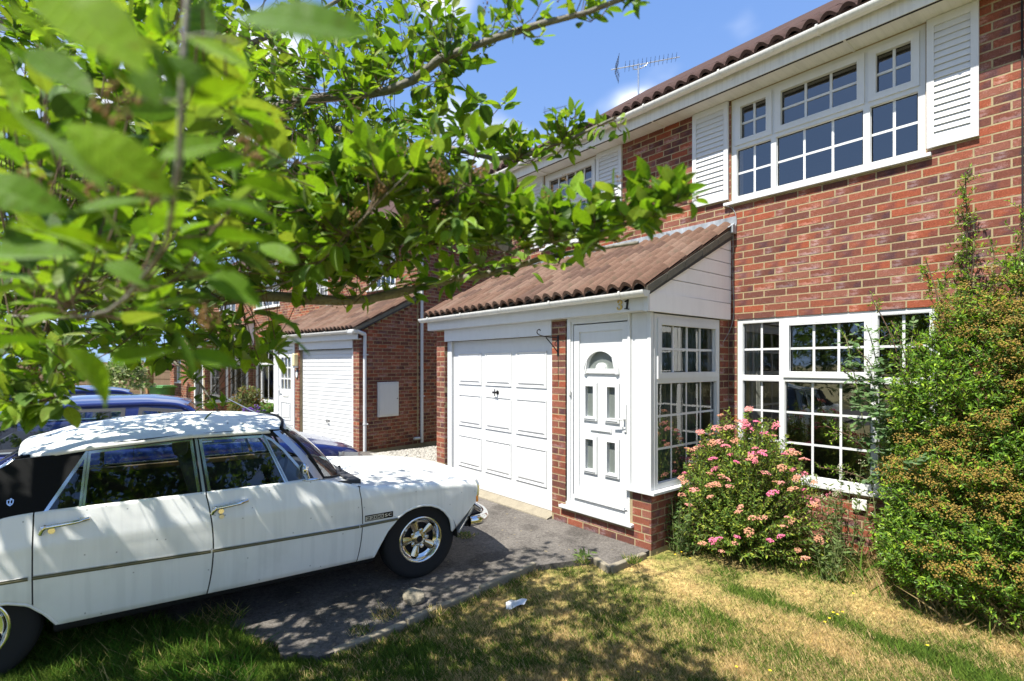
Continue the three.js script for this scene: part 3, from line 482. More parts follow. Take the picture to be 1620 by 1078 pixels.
function dense(pts, d = 0.05) { const o = []; pts.forEach((p, i) => { const q = pts[(i + 1) % pts.length], n = Math.max(1, Math.ceil(Math.hypot(q[0] - p[0], q[1] - p[1]) / d)); for (let k = 0; k < n; k++) o.push([lerp(p[0], q[0], k / n), lerp(p[1], q[1], k / n)]); }); return o; }
function roundPoly(pts, r, n = 4) { const o = []; pts.forEach((p, i) => { const a = pts[(i + pts.length - 1) % pts.length], b = pts[(i + 1) % pts.length], la = Math.hypot(a[0] - p[0], a[1] - p[1]), lb = Math.hypot(b[0] - p[0], b[1] - p[1]), q = Math.min(r, la / 2.2, lb / 2.2), s = [lerp(p[0], a[0], q / la), lerp(p[1], a[1], q / la)], e = [lerp(p[0], b[0], q / lb), lerp(p[1], b[1], q / lb)]; for (let k = 0; k <= n; k++) { const t = k / n; o.push([(1 - t) ** 2 * s[0] + 2 * t * (1 - t) * p[0] + t * t * e[0], (1 - t) ** 2 * s[1] + 2 * t * (1 - t) * p[1] + t * t * e[1]]); } }); return o; }
function lathe(prof, seg = 48) { const g = new THREE.LatheGeometry(prof.map(([r, x]) => new THREE.Vector2(r, x)), seg); g.rotateZ(-Math.PI / 2); return metric(g); }   // turned about x

const paint = {
  white: phys([0.83, 0.845, 0.825], { map: rep(T.grime, 0.8), roughness: 0.38, clearcoat: 0.5, clearcoatRoughness: 0.12 }),
  blue: phys([0.010, 0.021, 0.135], { roughness: 0.3, metalness: 0.35, clearcoat: 1, clearcoatRoughness: 0.04 }),
  navy: phys([0.008, 0.013, 0.075], { roughness: 0.32, metalness: 0.3, clearcoat: 1, clearcoatRoughness: 0.05 }),
  vinyl: phys([0.005, 0.0055, 0.006], { roughness: 0.75, specularIntensity: 0.35, bumpMap: T.grit, bumpScale: 0.0008 }),
  olive: mat([0.17, 0.155, 0.085], { roughness: 0.45, metalness: 0.6 }),
  seat: mat([0.035, 0.035, 0.04], { roughness: 0.7 }),
  capping: mat([0.24, 0.13, 0.05], { map: rep(T.wood, 2), roughness: 0.45 }),
  carglass: phys([0.70, 0.80, 0.82], { transmission: 1, thickness: 0, roughness: 0.012, ior: 1.75 }),
  amber: phys([0.8, 0.25, 0.02], { roughness: 0.2, clearcoat: 1 }),
  lamp: mat([0.35, 0.36, 0.38], { metalness: 0.6, roughness: 0.15 }),
  trimgrey: mat([0.045, 0.045, 0.05], { roughness: 0.5 }),
};
function wheel(parent, x, z, r, side, style) {
  const o = new THREE.Group(); o.name = 'wheel'; o.position.set(x, r - 0.004, z); parent.add(o); const w = 0.083, R = style === 'old' ? 0.182 : 0.205;
  const prof = [[R - 0.01, -w * 0.8], [R + 0.012, -w * 0.9], [r - 0.05, -w], [r - 0.016, -w * 0.9], [r - 0.002, -w * 0.62], [r, -0.02], [r, 0.02], [r - 0.002, w * 0.62], [r - 0.016, w * 0.9], [r - 0.05, w], [R + 0.012, w * 0.92], [R - 0.01, w * 0.8]];
  part('tyre', lathe(prof, 56), M.rubber, o);
  const grooves = []; for (const q of [-0.035, -0.012, 0.012, 0.035]) { const g = new THREE.TorusGeometry(r - 0.0005, 0.003, 4, 48); g.rotateY(Math.PI / 2).translate(q, 0, 0); grooves.push(metric(g)); } part('tread', merge(grooves), M.dark, o);
  const sx = side;   // outside is +x for side = 1
  const rim = lathe([[R + 0.008, w * 0.86], [R + 0.002, w * 0.98], [R - 0.010, w * 0.92], [R - 0.022, w * 0.6], [R - 0.034, w * 0.42], [R - 0.05, w * 0.40], [R - 0.05, w * 0.34]].map(([a, b]) => [a, b * sx]), 56);
  part('rim', rim, M.chrome, o);
  part('disc', lathe([[R - 0.045, w * 0.05 * sx], [0.02, w * 0.05 * sx]], 40), M.dark, o);
  if (style === 'old') {
    const sp = []; for (let i = 0; i < 5; i++) { const a0 = i * Math.PI * 2 / 5 + 0.35, P = (a, q, x) => [x * sx, Math.cos(a) * q, Math.sin(a) * q]; const ri = 0.062, ro = R - 0.036;
      const g = grid(4, 6, (u, v) => { const t = v / 6, q = lerp(ri, ro, t), hw = lerp(0.33, 0.245, t), a = a0 + (u / 4 - 0.5) * 2 * hw; return P(a, q, w * lerp(0.34, 0.48, t) + 0.012 * Math.sin(u / 4 * Math.PI)); });
      part('spoke', g, rimGold, o);
      const b = a0 + Math.PI / 5; part('nut', merge([cyl(V(w * 0.2 * sx, Math.cos(b) * 0.068, Math.sin(b) * 0.068), V(w * 0.52 * sx, Math.cos(b) * 0.068, Math.sin(b) * 0.068), 0.021, 0.017, 12), cyl(V(w * 0.5 * sx, Math.cos(b) * 0.068, Math.sin(b) * 0.068), V(w * 0.62 * sx, Math.cos(b) * 0.068, Math.sin(b) * 0.068), 0.011, 0.011, 6)]), M.chrome, o); }
    part('hub', lathe([[0.064, w * 0.3 * sx], [0.06, w * 0.45 * sx], [0.04, w * 0.5 * sx], [0.032, w * 0.62 * sx], [0.0, w * 0.64 * sx]], 24), rimGold, o);
    part('hub_cap', lathe([[0.026, w * 0.645 * sx], [0.0, w * 0.66 * sx]], 20), M.dark, o);
  } else for (let i = 0; i < 7; i++) { const g = box(w * 0.35, w * 0.55, 0.03, R - 0.03, -0.018, 0.018, 0.006); g.rotateX(i * Math.PI * 2 / 7); if (sx < 0) g.rotateY(Math.PI); part('spoke', g, M.steel, o); }
  return o;
}
const rimGold = mat([0.60, 0.555, 0.44], { metalness: 1, roughness: 0.2 });

async function whiteSaloon(font) {
  const car = thing('vintage_saloon', 'white vintage saloon with black rear pillar parked on the asphalt drive, facing the garage', 'car', [-4.522, 0, -2.173], -5 * Math.PI / 180);
  const Wb = smooth([[-0.60, 0.765], [-0.5, 0.785], [-0.3, 0.812], [0.2, 0.835], [1.2, 0.84], [2.3, 0.832], [3.0, 0.80], [3.7, 0.74]]);
  const W = (z, y) => Wb(z) - (y > 0.6 ? 0.046 * ((y - 0.6) / 0.33) ** 2 : 0.034 * ((0.6 - y) / 0.34) ** 2) + 0.006 * Math.exp(-(((y - 0.745) / 0.03) ** 2));
  const yt = smooth([[-0.62, 0.715], [-0.56, 0.732], [-0.3, 0.766], [0.1, 0.794], [0.45, 0.826], [0.55, 0.85], [0.7, 0.905], [0.8, 0.921], [1.1, 0.926], [2.3, 0.928], [3.0, 0.90], [3.7, 0.85]]);
  const rad = table([[-0.6, 0.05], [0.3, 0.055], [0.75, 0.022], [2.4, 0.022], [2.7, 0.05], [3.7, 0.06]]);
  const low = [[-0.60, 0.575], [-0.565, 0.535], [-0.54, 0.512], [-0.36, 0.352], [-0.3365, 0.334], [-0.336, 0.336], [-0.328, 0.40], [-0.30, 0.462], [-0.25, 0.524], [-0.198, 0.563], [-0.13, 0.593], [-0.05, 0.607], [0.03, 0.602], [0.10, 0.583], [0.17, 0.543], [0.255, 0.456], [0.31, 0.36], [0.357, 0.268], [0.362, 0.266], [1.2, 0.268], [2.195, 0.278], [2.2, 0.28], [2.25, 0.355], [2.318, 0.425], [2.40, 0.455], [2.5, 0.464], [2.6, 0.462], [2.75, 0.43], [2.87, 0.36], [2.93, 0.282], [2.94, 0.282], [3.7, 0.36]];
  const yl = table(low);
  const bow = (z, y) => -0.04 * Math.max(0, 1 - ((y - 0.58) / 0.34) ** 2) * sstep(0.36, 0.47, z) * (1 - sstep(1.5, 2.1, z));
  const panelZ = (a, b) => { const s = new Set([a, b]); for (const [z] of low) if (z > a && z < b) s.add(z); const base = [...s].sort((p, q) => p - q), o = []; for (let i = 0; i + 1 < base.length; i++) { const n = Math.max(1, Math.ceil((base[i + 1] - base[i]) / 0.035)); for (let k = 0; k < n; k++) o.push(lerp(base[i], base[i + 1], k / n)); } o.push(b); return o; };
  const sidePanel = (a, b) => { const zs = panelZ(a, b), n = 18, m = 6; return grid(zs.length - 1, n + m + 1, (i, j) => { const z = zs[i], r = rad(z), hi = yt(z) - r, lo = yl(z); if (j === 0) return [W(z, lo) - 0.02, lo + 0.001, z + bow(z, lo)]; if (j <= n + 1) { const y = lerp(lo, hi, (j - 1) / n); return [W(z, y), y, z + bow(z, y)]; } const t = (j - n - 1) / m * Math.PI / 2; return [W(z, hi) - r * (1 - Math.cos(t)), hi + r * Math.sin(t), z + bow(z, hi) ]; }, true); };
  const both = (name, g, m, extra) => { for (const sgn of [1, -1]) { const o = part(name, sgn > 0 ? g : mirrorX(g), m, car); if (extra) extra(o, sgn); } };
  const cut = [[-0.60, 0.489, 'front_wing'], [0.496, 1.468, 'front_door'], [1.476, 2.297, 'rear_door'], [2.304, 3.70, 'rear_wing']];
  const pans = {};
  for (const [a, b, n] of cut) both(n, sidePanel(a, b), paint.white, (o, sgn) => { if (sgn > 0) pans[n] = o; });
  for (const z of [0.4925, 1.472, 2.3005]) both('shut_line', grid(1, 16, (i, j) => { const y = lerp(yl(z) + 0.002, yt(z) - 0.004, j / 16); return [W(z, y) - 0.008, y, z + bow(z, y) + (i - 0.5) * 0.03]; }, true), M.gap, null);
  both('inner_sill', grid(20, 3, (i, j) => { const z = lerp(0.34, 2.22, i / 20), y = lerp(0.205, 0.30, j / 3); return [0.762 - 0.05 * (j === 0), y, z]; }, true), M.dark);
  // wheel-arch lips
  const lip = (a, b, k) => { const zs = []; for (let i = 0; i <= 40; i++) zs.push(lerp(a, b, i / 40)); return tube(zs.map((z) => V(W(z, yl(z)) - 0.004, yl(z) + 0.003, z)), 0.009, 60, 6); };
  both('arch_lip', lip(-0.335, 0.356), paint.white); both('arch_lip', lip(2.2, 2.93), paint.white);
  const liner = (zc, r, a, b) => grid(20, 1, (i, j) => { const t = lerp(a, b, i / 20); return [j ? 0.80 : 0.42, 0.28 + r * Math.sin(t), zc + r * Math.cos(t)]; });
  both('arch_liner', liner(-0.02, 0.36, 0, Math.PI), M.dark); both('arch_liner', liner(2.56, 0.37, 0, Math.PI), M.dark);
  part('underbody', merge([box(-0.60, 0.60, 0.17, 0.40, 0.36, 2.2), box(-0.42, 0.42, 0.2, 0.6, -0.5, 0.4), box(-0.42, 0.42, 0.22, 0.6, 2.2, 3.5), box(-0.72, 0.72, 0.25, 0.72, 0.36, 0.42)]), M.dark, car);

  // bonnet, scuttle, nose
  const edge = (z) => [W(z, yt(z) - rad(z)) - rad(z) - 0.004, yt(z)];
  const zr = (u) => 0.335 + 0.345 * u * u;
  const bonnet = grid(36, 34, (i, j) => {
    const u = i / 18 - 1, t = j / 34, z0 = -0.60 - 0.10 * (1 - u * u), z = lerp(zr(u), z0, Math.min(1, t * 1.06)), ze = clamp(z, -0.6, 0.69), [we, ye] = edge(ze);
    let y = ye + 0.014 * (1 - u * u) + 0.006 * Math.exp(-(((Math.abs(u) - 0.8) / 0.09) ** 2)) - 0.02 * Math.exp(-((u / 0.5) ** 2)) * sstep(0.1, 0.4, z); let zz = z;
    if (t > 0.94) { const q = (t - 0.94) / 0.06; y -= 0.06 * q * q + 0.02 * q; zz -= 0.02 * Math.sin(q * 1.5); }
    return [we * u, y - 0.001, zz];
  });
  part('bonnet', bonnet, paint.white, car);
  const base = (u) => [0.742 * u, 0.822 + 0.092 * u * u, 0.415 + 0.30 * u * u], top = (u) => [0.605 * u, 1.318 - 0.03 * u * u, 0.895 + 0.085 * u * u];
  part('scuttle', grid(36, 4, (i, j) => { const u = i / 18 - 1, b = base(u), z0 = zr(u) + 0.004, [we, ye] = edge(clamp(z0, -0.6, 0.69)), t = j / 4; return [lerp(we * u, b[0] * 1.012, t), lerp(ye - 0.002 + 0.008 * (1 - u * u), b[1] - 0.002, t), lerp(z0, b[2] + 0.006, t)]; }, true), paint.white, car);
  part('scuttle_vent', grid(24, 1, (i, j) => { const u = (i / 12 - 1) * 0.5, b = base(u); return [b[0], b[1] + 0.004, b[2] - (j ? 0.034 : 0.02)]; }), M.dark, car);
  const screen = grid(28, 14, (i, j) => { const u = i / 14 - 1, t = j / 14, a = base(u), b = top(u), k = 0.03 * Math.sin(t * Math.PI); return [lerp(a[0], b[0], t), lerp(a[1], b[1], t) + k * 0.6, lerp(a[2], b[2], t) - k * 0.7]; }, true);
  part('windscreen', screen, paint.carglass, car);
  const rim1 = (c, r, m, n, lift = 0) => part(n, tube(Array.from({ length: 25 }, (_, i) => { const p = c(i / 12 - 1); return V(p[0], p[1] + lift, p[2]); }), r, 60, 6), m, car);
  rim1(base, 0.009, M.rubber, 'screen_seal', 0.003); rim1(top, 0.012, paint.vinyl, 'screen_seal', 0.004);
  for (const u of [-0.66, 0.02]) { const a = base(u), b = base(u + 0.42); part('wiper', merge([tube([V(a[0], a[1] + 0.02, a[2] - 0.03), V(lerp(a[0], b[0], 0.5), lerp(a[1], b[1], 0.5) + 0.035, lerp(a[2], b[2], 0.5) - 0.012), V(b[0], b[1] + 0.03, b[2] - 0.01)], 0.0045, 10, 5), cyl(V(a[0], a[1] - 0.01, a[2] - 0.035), V(a[0], a[1] + 0.03, a[2] - 0.03), 0.016, 0.012)]), M.dark, car); }
  part('front_panel', grid(24, 6, (i, j) => { const u = i / 12 - 1, y = lerp(0.50, 0.69, j / 6); return [0.755 * u, y, -0.575 - 0.09 * (1 - u * u)]; }), M.dark, car);
  for (const x of [-0.62, -0.44, 0.44, 0.62]) { const z = -0.59 - 0.09 * (1 - (x / 0.755) ** 2), h = part('headlamp', merge([cyl(V(x, 0.60, z + 0.03), V(x, 0.60, z - 0.025), 0.075, 0.07, 24)]), paint.lamp, car); const t = new THREE.TorusGeometry(0.075, 0.012, 8, 28); t.translate(x, 0.60, z - 0.022); part('ring', metric(t), M.chrome, h); }
  both('lamp_trim', merge([tube([V(0.752, 0.735, -0.592), V(0.764, 0.70, -0.604), V(0.766, 0.63, -0.604), V(0.757, 0.55, -0.592)], 0.011, 16, 6)]), M.chrome);
  both('indicator', box(0.735, 0.772, 0.545, 0.605, -0.61, -0.578, 0.01), paint.amber);
  part('bumper', (() => { const g = tube([V(-0.79, 0.40, -0.50), V(-0.785, 0.40, -0.62), V(-0.66, 0.40, -0.735), V(0, 0.40, -0.80), V(0.66, 0.40, -0.735), V(0.785, 0.40, -0.62), V(0.79, 0.40, -0.50)], 0.036, 60, 10); g.translate(0, -0.40, 0).scale(1, 1.3, 1).translate(0, 0.395, 0); return g; })(), M.chrome, car);
  part('valance', grid(20, 4, (i, j) => { const u = i / 10 - 1, t = j / 4; return [0.76 * u, lerp(0.50, 0.30, t), lerp(-0.575 - 0.09 * (1 - u * u), -0.42 - 0.06 * (1 - u * u), t)]; }, true), paint.white, car);
  for (const x of [-0.6, 0.6]) part('bumper_bracket', box(x - 0.045, x + 0.045, 0.30, 0.41, -0.71, -0.55, 0.012), M.rubber, car);

  // roof: a pale panel with a rolled lip over a dark gutter
  const yc = smooth([[0.85, 1.305], [0.9, 1.318], [1.0, 1.345], [1.2, 1.371], [1.5, 1.386], [1.9, 1.37], [2.2, 1.33], [2.42, 1.262]]), ye = smooth([[0.85, 1.262], [0.95, 1.278], [1.13, 1.289], [1.55, 1.292], [2.06, 1.262], [2.42, 1.222]]);
  const half = (z) => 0.642 * (1 - 0.16 * sstep(1.15, 0.86, z)) * (1 - 0.22 * sstep(2.18, 2.46, z) ** 1.5);
  const roofPt = (u, t) => { const z = lerp(0.87 + 0.085 * u * u, 2.43 - 0.05 * u * u, t), y0 = ye(z), y = y0 + (yc(z) - y0) * (1 - Math.abs(u) ** 2.3); return [half(z) * u, y, z]; };
  const NR = 40, MR = 36;
  part('roof', merge([grid(NR, MR, (i, j) => roofPt(i / NR * 2 - 1, j / MR)),
    ...[1, -1].map((d) => grid(MR, 4, (i, j) => { const p = roofPt(d, i / MR), a = j / 4 * 2.2; return [p[0] + d * (0.016 * Math.sin(a)), p[1] - 0.016 * (1 - Math.cos(a)), p[2]]; }, d > 0)),
    grid(NR, 4, (i, j) => { const p = roofPt(i / NR * 2 - 1, 1), a = j / 4 * 2.2; return [p[0], p[1] - 0.02 * (1 - Math.cos(a)), p[2] + 0.02 * Math.sin(a)]; }),
    grid(NR, 4, (i, j) => { const p = roofPt(i / NR * 2 - 1, 0), a = j / 4 * 2; return [p[0], p[1] - 0.012 * (1 - Math.cos(a)), p[2] - 0.012 * Math.sin(a)]; }, true)]), roofWhite, car);
  part('headlining', grid(12, 12, (i, j) => { const p = roofPt((i / 6 - 1) * 0.95, 0.03 + 0.94 * j / 12); return [p[0], p[1] - 0.035, p[2]]; }), paint.seat, car);
  const G = (z, y) => 0.778 - (y - 0.92) * 0.425, ruled = (g) => remap(g, (z, y, d) => [G(z, y) + d, y, z]);
  { const q = rng(8), d = []; for (let i = 0; i < 46; i++) { const p = roofPt((q() * 2 - 1) * 0.93, 0.04 + 0.92 * q()), s = lerp(0.003, 0.011, q() * q()), g = new THREE.IcosahedronGeometry(s, 0); g.scale(1.3, 0.5, 0.9).rotateY(q() * 6).translate(p[0], p[1] + 0.002, p[2]); d.push(g); } part('leaf_debris', merge(d), mat([0.05, 0.042, 0.03], { roughness: 1 }), car); }
  both('gutter_rail', tube([V(0.60, 1.262, 0.93), V(0.628, 1.276, 1.13), V(0.637, 1.278, 1.55), V(0.63, 1.248, 2.06), V(0.56, 1.205, 2.42)], 0.014, 40, 6), paint.vinyl);
  const pieces = {
    rear: [[1.512, 0.921], [1.548, 1.252], [2.064, 1.219], [2.084, 0.921]], quarter: [[2.104, 0.921], [2.086, 1.205], [2.248, 0.921]],
    front: [[0.985, 0.921], [1.108, 1.238], [1.487, 1.25], [1.443, 0.921]], vent: [[0.838, 0.925], [0.875, 0.99], [0.985, 1.14], [1.055, 1.212], [1.092, 1.232], [0.968, 0.921]],
  };
  for (const [n, p] of Object.entries(pieces)) {
    const door = n === 'front' || n === 'vent' ? 'front_door' : 'rear_door', P = roundPoly(p, 0.02);
    const gl = ruled(metric(new THREE.ShapeGeometry(new THREE.Shape(P.map((q) => new THREE.Vector2(...q)))))); gl.translate(-0.01, 0, 0);
    both('side_glass', gl, paint.carglass);
    const fr = ruled(extr(inset(p, -0.013), -0.012, 0.004, [inset(p, 0.004)])); both('glass_frame', fr, n === 'vent' ? M.steel : M.chrome);
  }
  const strip = (p, d0, d1) => ruled(extr(p, d0, d1));
  both('b_pillar', merge([strip([[1.456, 0.91], [1.50, 1.27], [1.535, 1.27], [1.499, 0.91]], -0.02, -0.004)]), M.dark);
  both('pillar_trim', strip([[1.470, 0.905], [1.509, 1.268], [1.525, 1.268], [1.486, 0.905]], -0.005, 0.008), M.steel);
  both('waist_seal', strip([[0.75, 0.905], [0.75, 0.918], [2.27, 0.918], [2.27, 0.905]], -0.02, 0.004), M.dark);
  both('top_rail', strip([[0.99, 1.225], [1.10, 1.25], [1.52, 1.264], [2.07, 1.232], [2.09, 1.205], [2.10, 1.25], [1.54, 1.29], [1.08, 1.285], [0.96, 1.262]], -0.012, -0.002), M.dark);
  both('a_pillar', grid(10, 2, (i, j) => { const t = i / 10, a = base(1), b = top(1); return [lerp(a[0] + 0.012, b[0] + 0.014, t) + (j === 1 ? 0.012 : 0) + (j === 2 ? 0.02 : 0), lerp(a[1], b[1] - 0.012, t) - 0.002, lerp(a[2], b[2], t) + j * lerp(0.03, 0.028, t) + 0.005 - 0.02 * Math.sin(t * Math.PI)]; }), M.steel);
  both('a_pillar_seal', tube(Array.from({ length: 9 }, (_, i) => { const t = i / 8, a = base(1), b = top(1); return V(lerp(a[0], b[0], t), lerp(a[1], b[1], t) + 0.02 * Math.sin(t * 3.14), lerp(a[2], b[2], t) - 0.022 * Math.sin(t * 3.14)); }), 0.012, 24, 6), M.rubber);
  both('rear_pillar', merge([strip([[2.262, 0.905], [2.262, 0.92], [2.085, 1.232], [2.40, 1.212], [2.80, 0.905]], -0.016, 0.002)]), paint.vinyl);
  both('screen_trim', tube([V(0.64, 1.205, 2.405), V(0.70, 1.09, 2.53), V(0.785, 0.91, 2.80)], 0.010, 20, 6), M.chrome);
  part('rear_screen', grid(20, 8, (i, j) => { const u = i / 10 - 1, t = j / 8; return [lerp(0.635, 0.77, t) * u, lerp(1.215, 0.91, t), lerp(2.40, 2.80, t) + 0.06 * (1 - u * u)]; }, true), paint.carglass, car);
  part('boot_lid', grid(20, 12, (i, j) => { const u = i / 10 - 1, z = lerp(2.78, 3.70, j / 12), [we, y] = edge(Math.max(z, 2.78)); return [we * u, y + 0.012 * (1 - u * u), z]; }, true), paint.white, car);
  part('tail_panel', grid(12, 4, (i, j) => { const u = i / 6 - 1; return [0.70 * u, lerp(0.36, 0.85, j / 4), 3.70]; }, true), paint.white, car);
  // chrome and small fittings
  const ty = table([[0.17, 0.543], [0.49, 0.538], [1.46, 0.551], [2.31, 0.577], [3.5, 0.58]]);
  for (const [a, b, n] of [[0.168, 0.472, 'front_wing'], [0.478, 1.436, 'front_door'], [1.446, 2.298, 'rear_door'], [2.318, 3.5, 'rear_wing']]) {
    const f = (o, h0, h1) => grid(30, 3, (i, j) => { const z = lerp(a, b, i / 30), y = ty(z) + lerp(h0, h1, j / 3); return [W(z, y) + (j === 0 || j === 3 ? 0.0005 : o), y, z]; }, true);
    both('side_trim', f(0.008, -0.013, 0.007), paint.olive); both('trim_edge', f(0.0075, 0.0072, 0.013), M.steel);
  }
  const handle = (z0, y0, z1, y1) => { const P = (z, y, d) => V(W(z, y) + d, y, z), d = [[0, 0.020], [0.08, 0.030], [0.3, 0.036], [0.75, 0.036], [1, 0.012]]; return merge([tube(d.map(([t, o]) => P(lerp(z0, z1, t), lerp(y0, y1, t), o)), 0.0115, 24, 8), tube([P(z0 + 0.006, y0 - 0.035, 0.006), P(z0 - 0.004, y0 - 0.012, 0.022), P(z0 - 0.02, y0 + 0.006, 0.03)], 0.014, 10, 8), cyl(P(z0 - 0.042, y0 - 0.022, 0), P(z0 - 0.042, y0 - 0.022, 0.026), 0.019, 0.016, 16), box(W(z1, y1) - 0.004, W(z1, y1) + 0.02, y1 - 0.012, y1 + 0.012, z1 - 0.01, z1 + 0.045, 0.008)]); };
  both('door_handle', handle(2.262, 0.845, 2.062, 0.860), M.chrome); both('door_handle', handle(1.430, 0.823, 1.233, 0.842), M.chrome);
  both('door_lock', cyl(V(W(1.385, 0.765) - 0.004, 0.765, 1.385), V(W(1.385, 0.765) + 0.012, 0.765, 1.385), 0.018, 0.014, 14), M.steel);
  const mz = 0.845, my = 0.925, mx = W(mz, 0.9) - 0.018;
  part('door_mirror', merge([(() => { const g = new THREE.SphereGeometry(1, 20, 10); g.scale(0.019, 0.010, 0.062).translate(mx, my - 0.004, mz - 0.03); return metric(g); })(), tube([V(mx, my, mz - 0.02), V(mx + 0.01, my + 0.05, mz - 0.005), V(mx + 0.012, my + 0.088, mz)], 0.007, 10, 8), (() => { const g = new THREE.SphereGeometry(1, 22, 12); g.scale(0.056, 0.042, 0.024).translate(mx + 0.018, my + 0.085, mz + 0.022); return metric(g); })(), (() => { const g = new THREE.SphereGeometry(0.013, 12, 8); g.translate(mx + 0.012, my + 0.09, mz - 0.002); return metric(g); })()]), M.chrome, car);
  // badge and emblem
  { const c = document.createElement('canvas'); c.width = 512; c.height = 104; const x = c.getContext('2d'); x.fillStyle = '#b9bbb8'; x.fillRect(0, 0, 512, 104); x.fillStyle = '#0c0c0d'; x.fillRect(0, 0, 512, 10); x.fillRect(0, 94, 512, 10); x.fillRect(338, 0, 174, 104); x.font = 'bold 78px sans-serif'; x.textBaseline = 'middle'; x.textAlign = 'center'; x.fillStyle = '#101011'; x.save(); x.translate(169, 55); x.scale(312 / x.measureText('2200').width, 1); x.fillText('2200', 0, 0); x.restore(); x.fillStyle = '#d8dad8'; x.save(); x.translate(425, 55); x.scale(150 / x.measureText('SC').width, 1); x.fillText('SC', 0, 0); x.restore();
    const t = new THREE.CanvasTexture(c); t.colorSpace = THREE.SRGBColorSpace;
    const z0 = 0.432, z1 = 0.214, pos = [], uv = []; const n = 8; for (let i = 0; i < n; i++) for (const [a, b] of [[i, 0], [i + 1, 0], [i + 1, 1], [i, 0], [i + 1, 1], [i, 1]]) { const q = a / n, z = lerp(z0, z1, q), y = lerp(0.566, 0.571, q) + b * 0.040; pos.push(W(z, y) + 0.006, y, z); uv.push(q, b); }
    const g = new THREE.BufferGeometry(); g.setAttribute('position', new THREE.Float32BufferAttribute(pos, 3)); g.setAttribute('uv', new THREE.Float32BufferAttribute(uv, 2)); g.computeVertexNormals();
    part('badge', g, new THREE.MeshStandardMaterial({ map: t, roughness: 0.3, metalness: 0.4 }), car, 'silver model badge with black figures');
    part('badge_back', box(W(0.32, 0.59) - 0.003, W(0.32, 0.59) + 0.004, 0.566, 0.610, 0.212, 0.434), M.dark, car); }
  both('pillar_emblem', (() => { const s = 0.0145; return ruled(merge([extr([[-1, 0.9], [-0.75, 1], [0.75, 1], [1, 0.9], [0.95, -0.3], [0.55, -0.95], [0, -1.3], [-0.55, -0.95], [-0.95, -0.3]].map(([a, b]) => [2.402 + a * s, 0.992 + b * s]), 0.002, 0.006, [[[-0.72, 0.72], [0.72, 0.72], [0.66, -0.3], [0.3, -0.75], [0, -0.95], [-0.3, -0.75], [-0.66, -0.3]].map(([a, b]) => [2.402 + a * s, 0.992 + b * s])]), extr([[-0.14, 0.72], [0.14, 0.72], [0.12, -0.9], [-0.12, -0.9]].map(([a, b]) => [2.402 + a * s, 0.992 + b * s]), 0.002, 0.0065), extr([[-0.5, 1.05], [0.1, 1.05], [0.1, 1.4], [-0.5, 1.4]].map(([a, b]) => [2.402 + a * s, 0.992 + b * s]), 0.002, 0.006), extr([[-0.6, -0.35], [0.6, -0.35], [0.4, -0.62], [-0.4, -0.62]].map(([a, b]) => [2.402 + a * s, 0.992 + b * s]), 0.002, 0.0068)])); })(), M.chrome);
  // cabin
  part('cabin_floor', merge([box(-0.70, 0.70, 0.40, 0.44, 0.42, 2.3), box(-0.70, 0.70, 0.42, 0.86, 0.42, 0.50)]), paint.seat, car);
  const seatAt = (x, z, w) => { const o = new THREE.Group(); o.name = 'seat'; car.add(o); part('cushion', box(x - w / 2, x + w / 2, 0.44, 0.62, z - 0.5, z, 0.05), paint.seat, o); const b = box(x - w / 2, x + w / 2, 0, 0.56, -0.06, 0.07, 0.045); b.rotateX(0.26).translate(0, 0.58, z); part('backrest', b, paint.seat, o); return o; };
  for (const x of [-0.36, 0.36]) { const o = seatAt(x, 1.40, 0.54); const h = box(x - 0.12, x + 0.12, 1.12, 1.27, 1.55, 1.64, 0.04); part('headrest', h, paint.seat, o); }
  seatAt(0, 2.22, 1.30);
  both('door_lining', merge([box(0.715, 0.73, 0.42, 0.87, 0.5, 2.25)]), paint.seat); both('door_capping', box(0.70, 0.732, 0.865, 0.91, 0.72, 2.25, 0.008), paint.capping);
  part('dashboard', box(-0.70, 0.70, 0.74, 0.87, 0.56, 0.84, 0.04), paint.seat, car);
  { const g = new THREE.TorusGeometry(0.205, 0.012, 8, 40); g.rotateX(-0.5).translate(0.36, 0.86, 1.0); part('steering_wheel', merge([metric(g), cyl(V(0.36, 0.86, 1.0), V(0.36, 0.74, 0.8), 0.02), cyl(V(0.16, 0.86, 1.0), V(0.56, 0.86, 1.0), 0.01)]), M.dark, car); }
  part('rear_shelf', box(-0.66, 0.66, 0.86, 0.88, 2.3, 2.8), paint.seat, car);
  for (const sx of [1, -1]) for (const z of [-0.06, 2.585]) wheel(car, sx * 0.685, z, 0.318, sx, 'old');
  return car;
}
const roofWhite = phys([0.70, 0.715, 0.69], { map: rep(T.grime, 1.7), roughness: 0.5, clearcoat: 0.2, clearcoatRoughness: 0.3 });

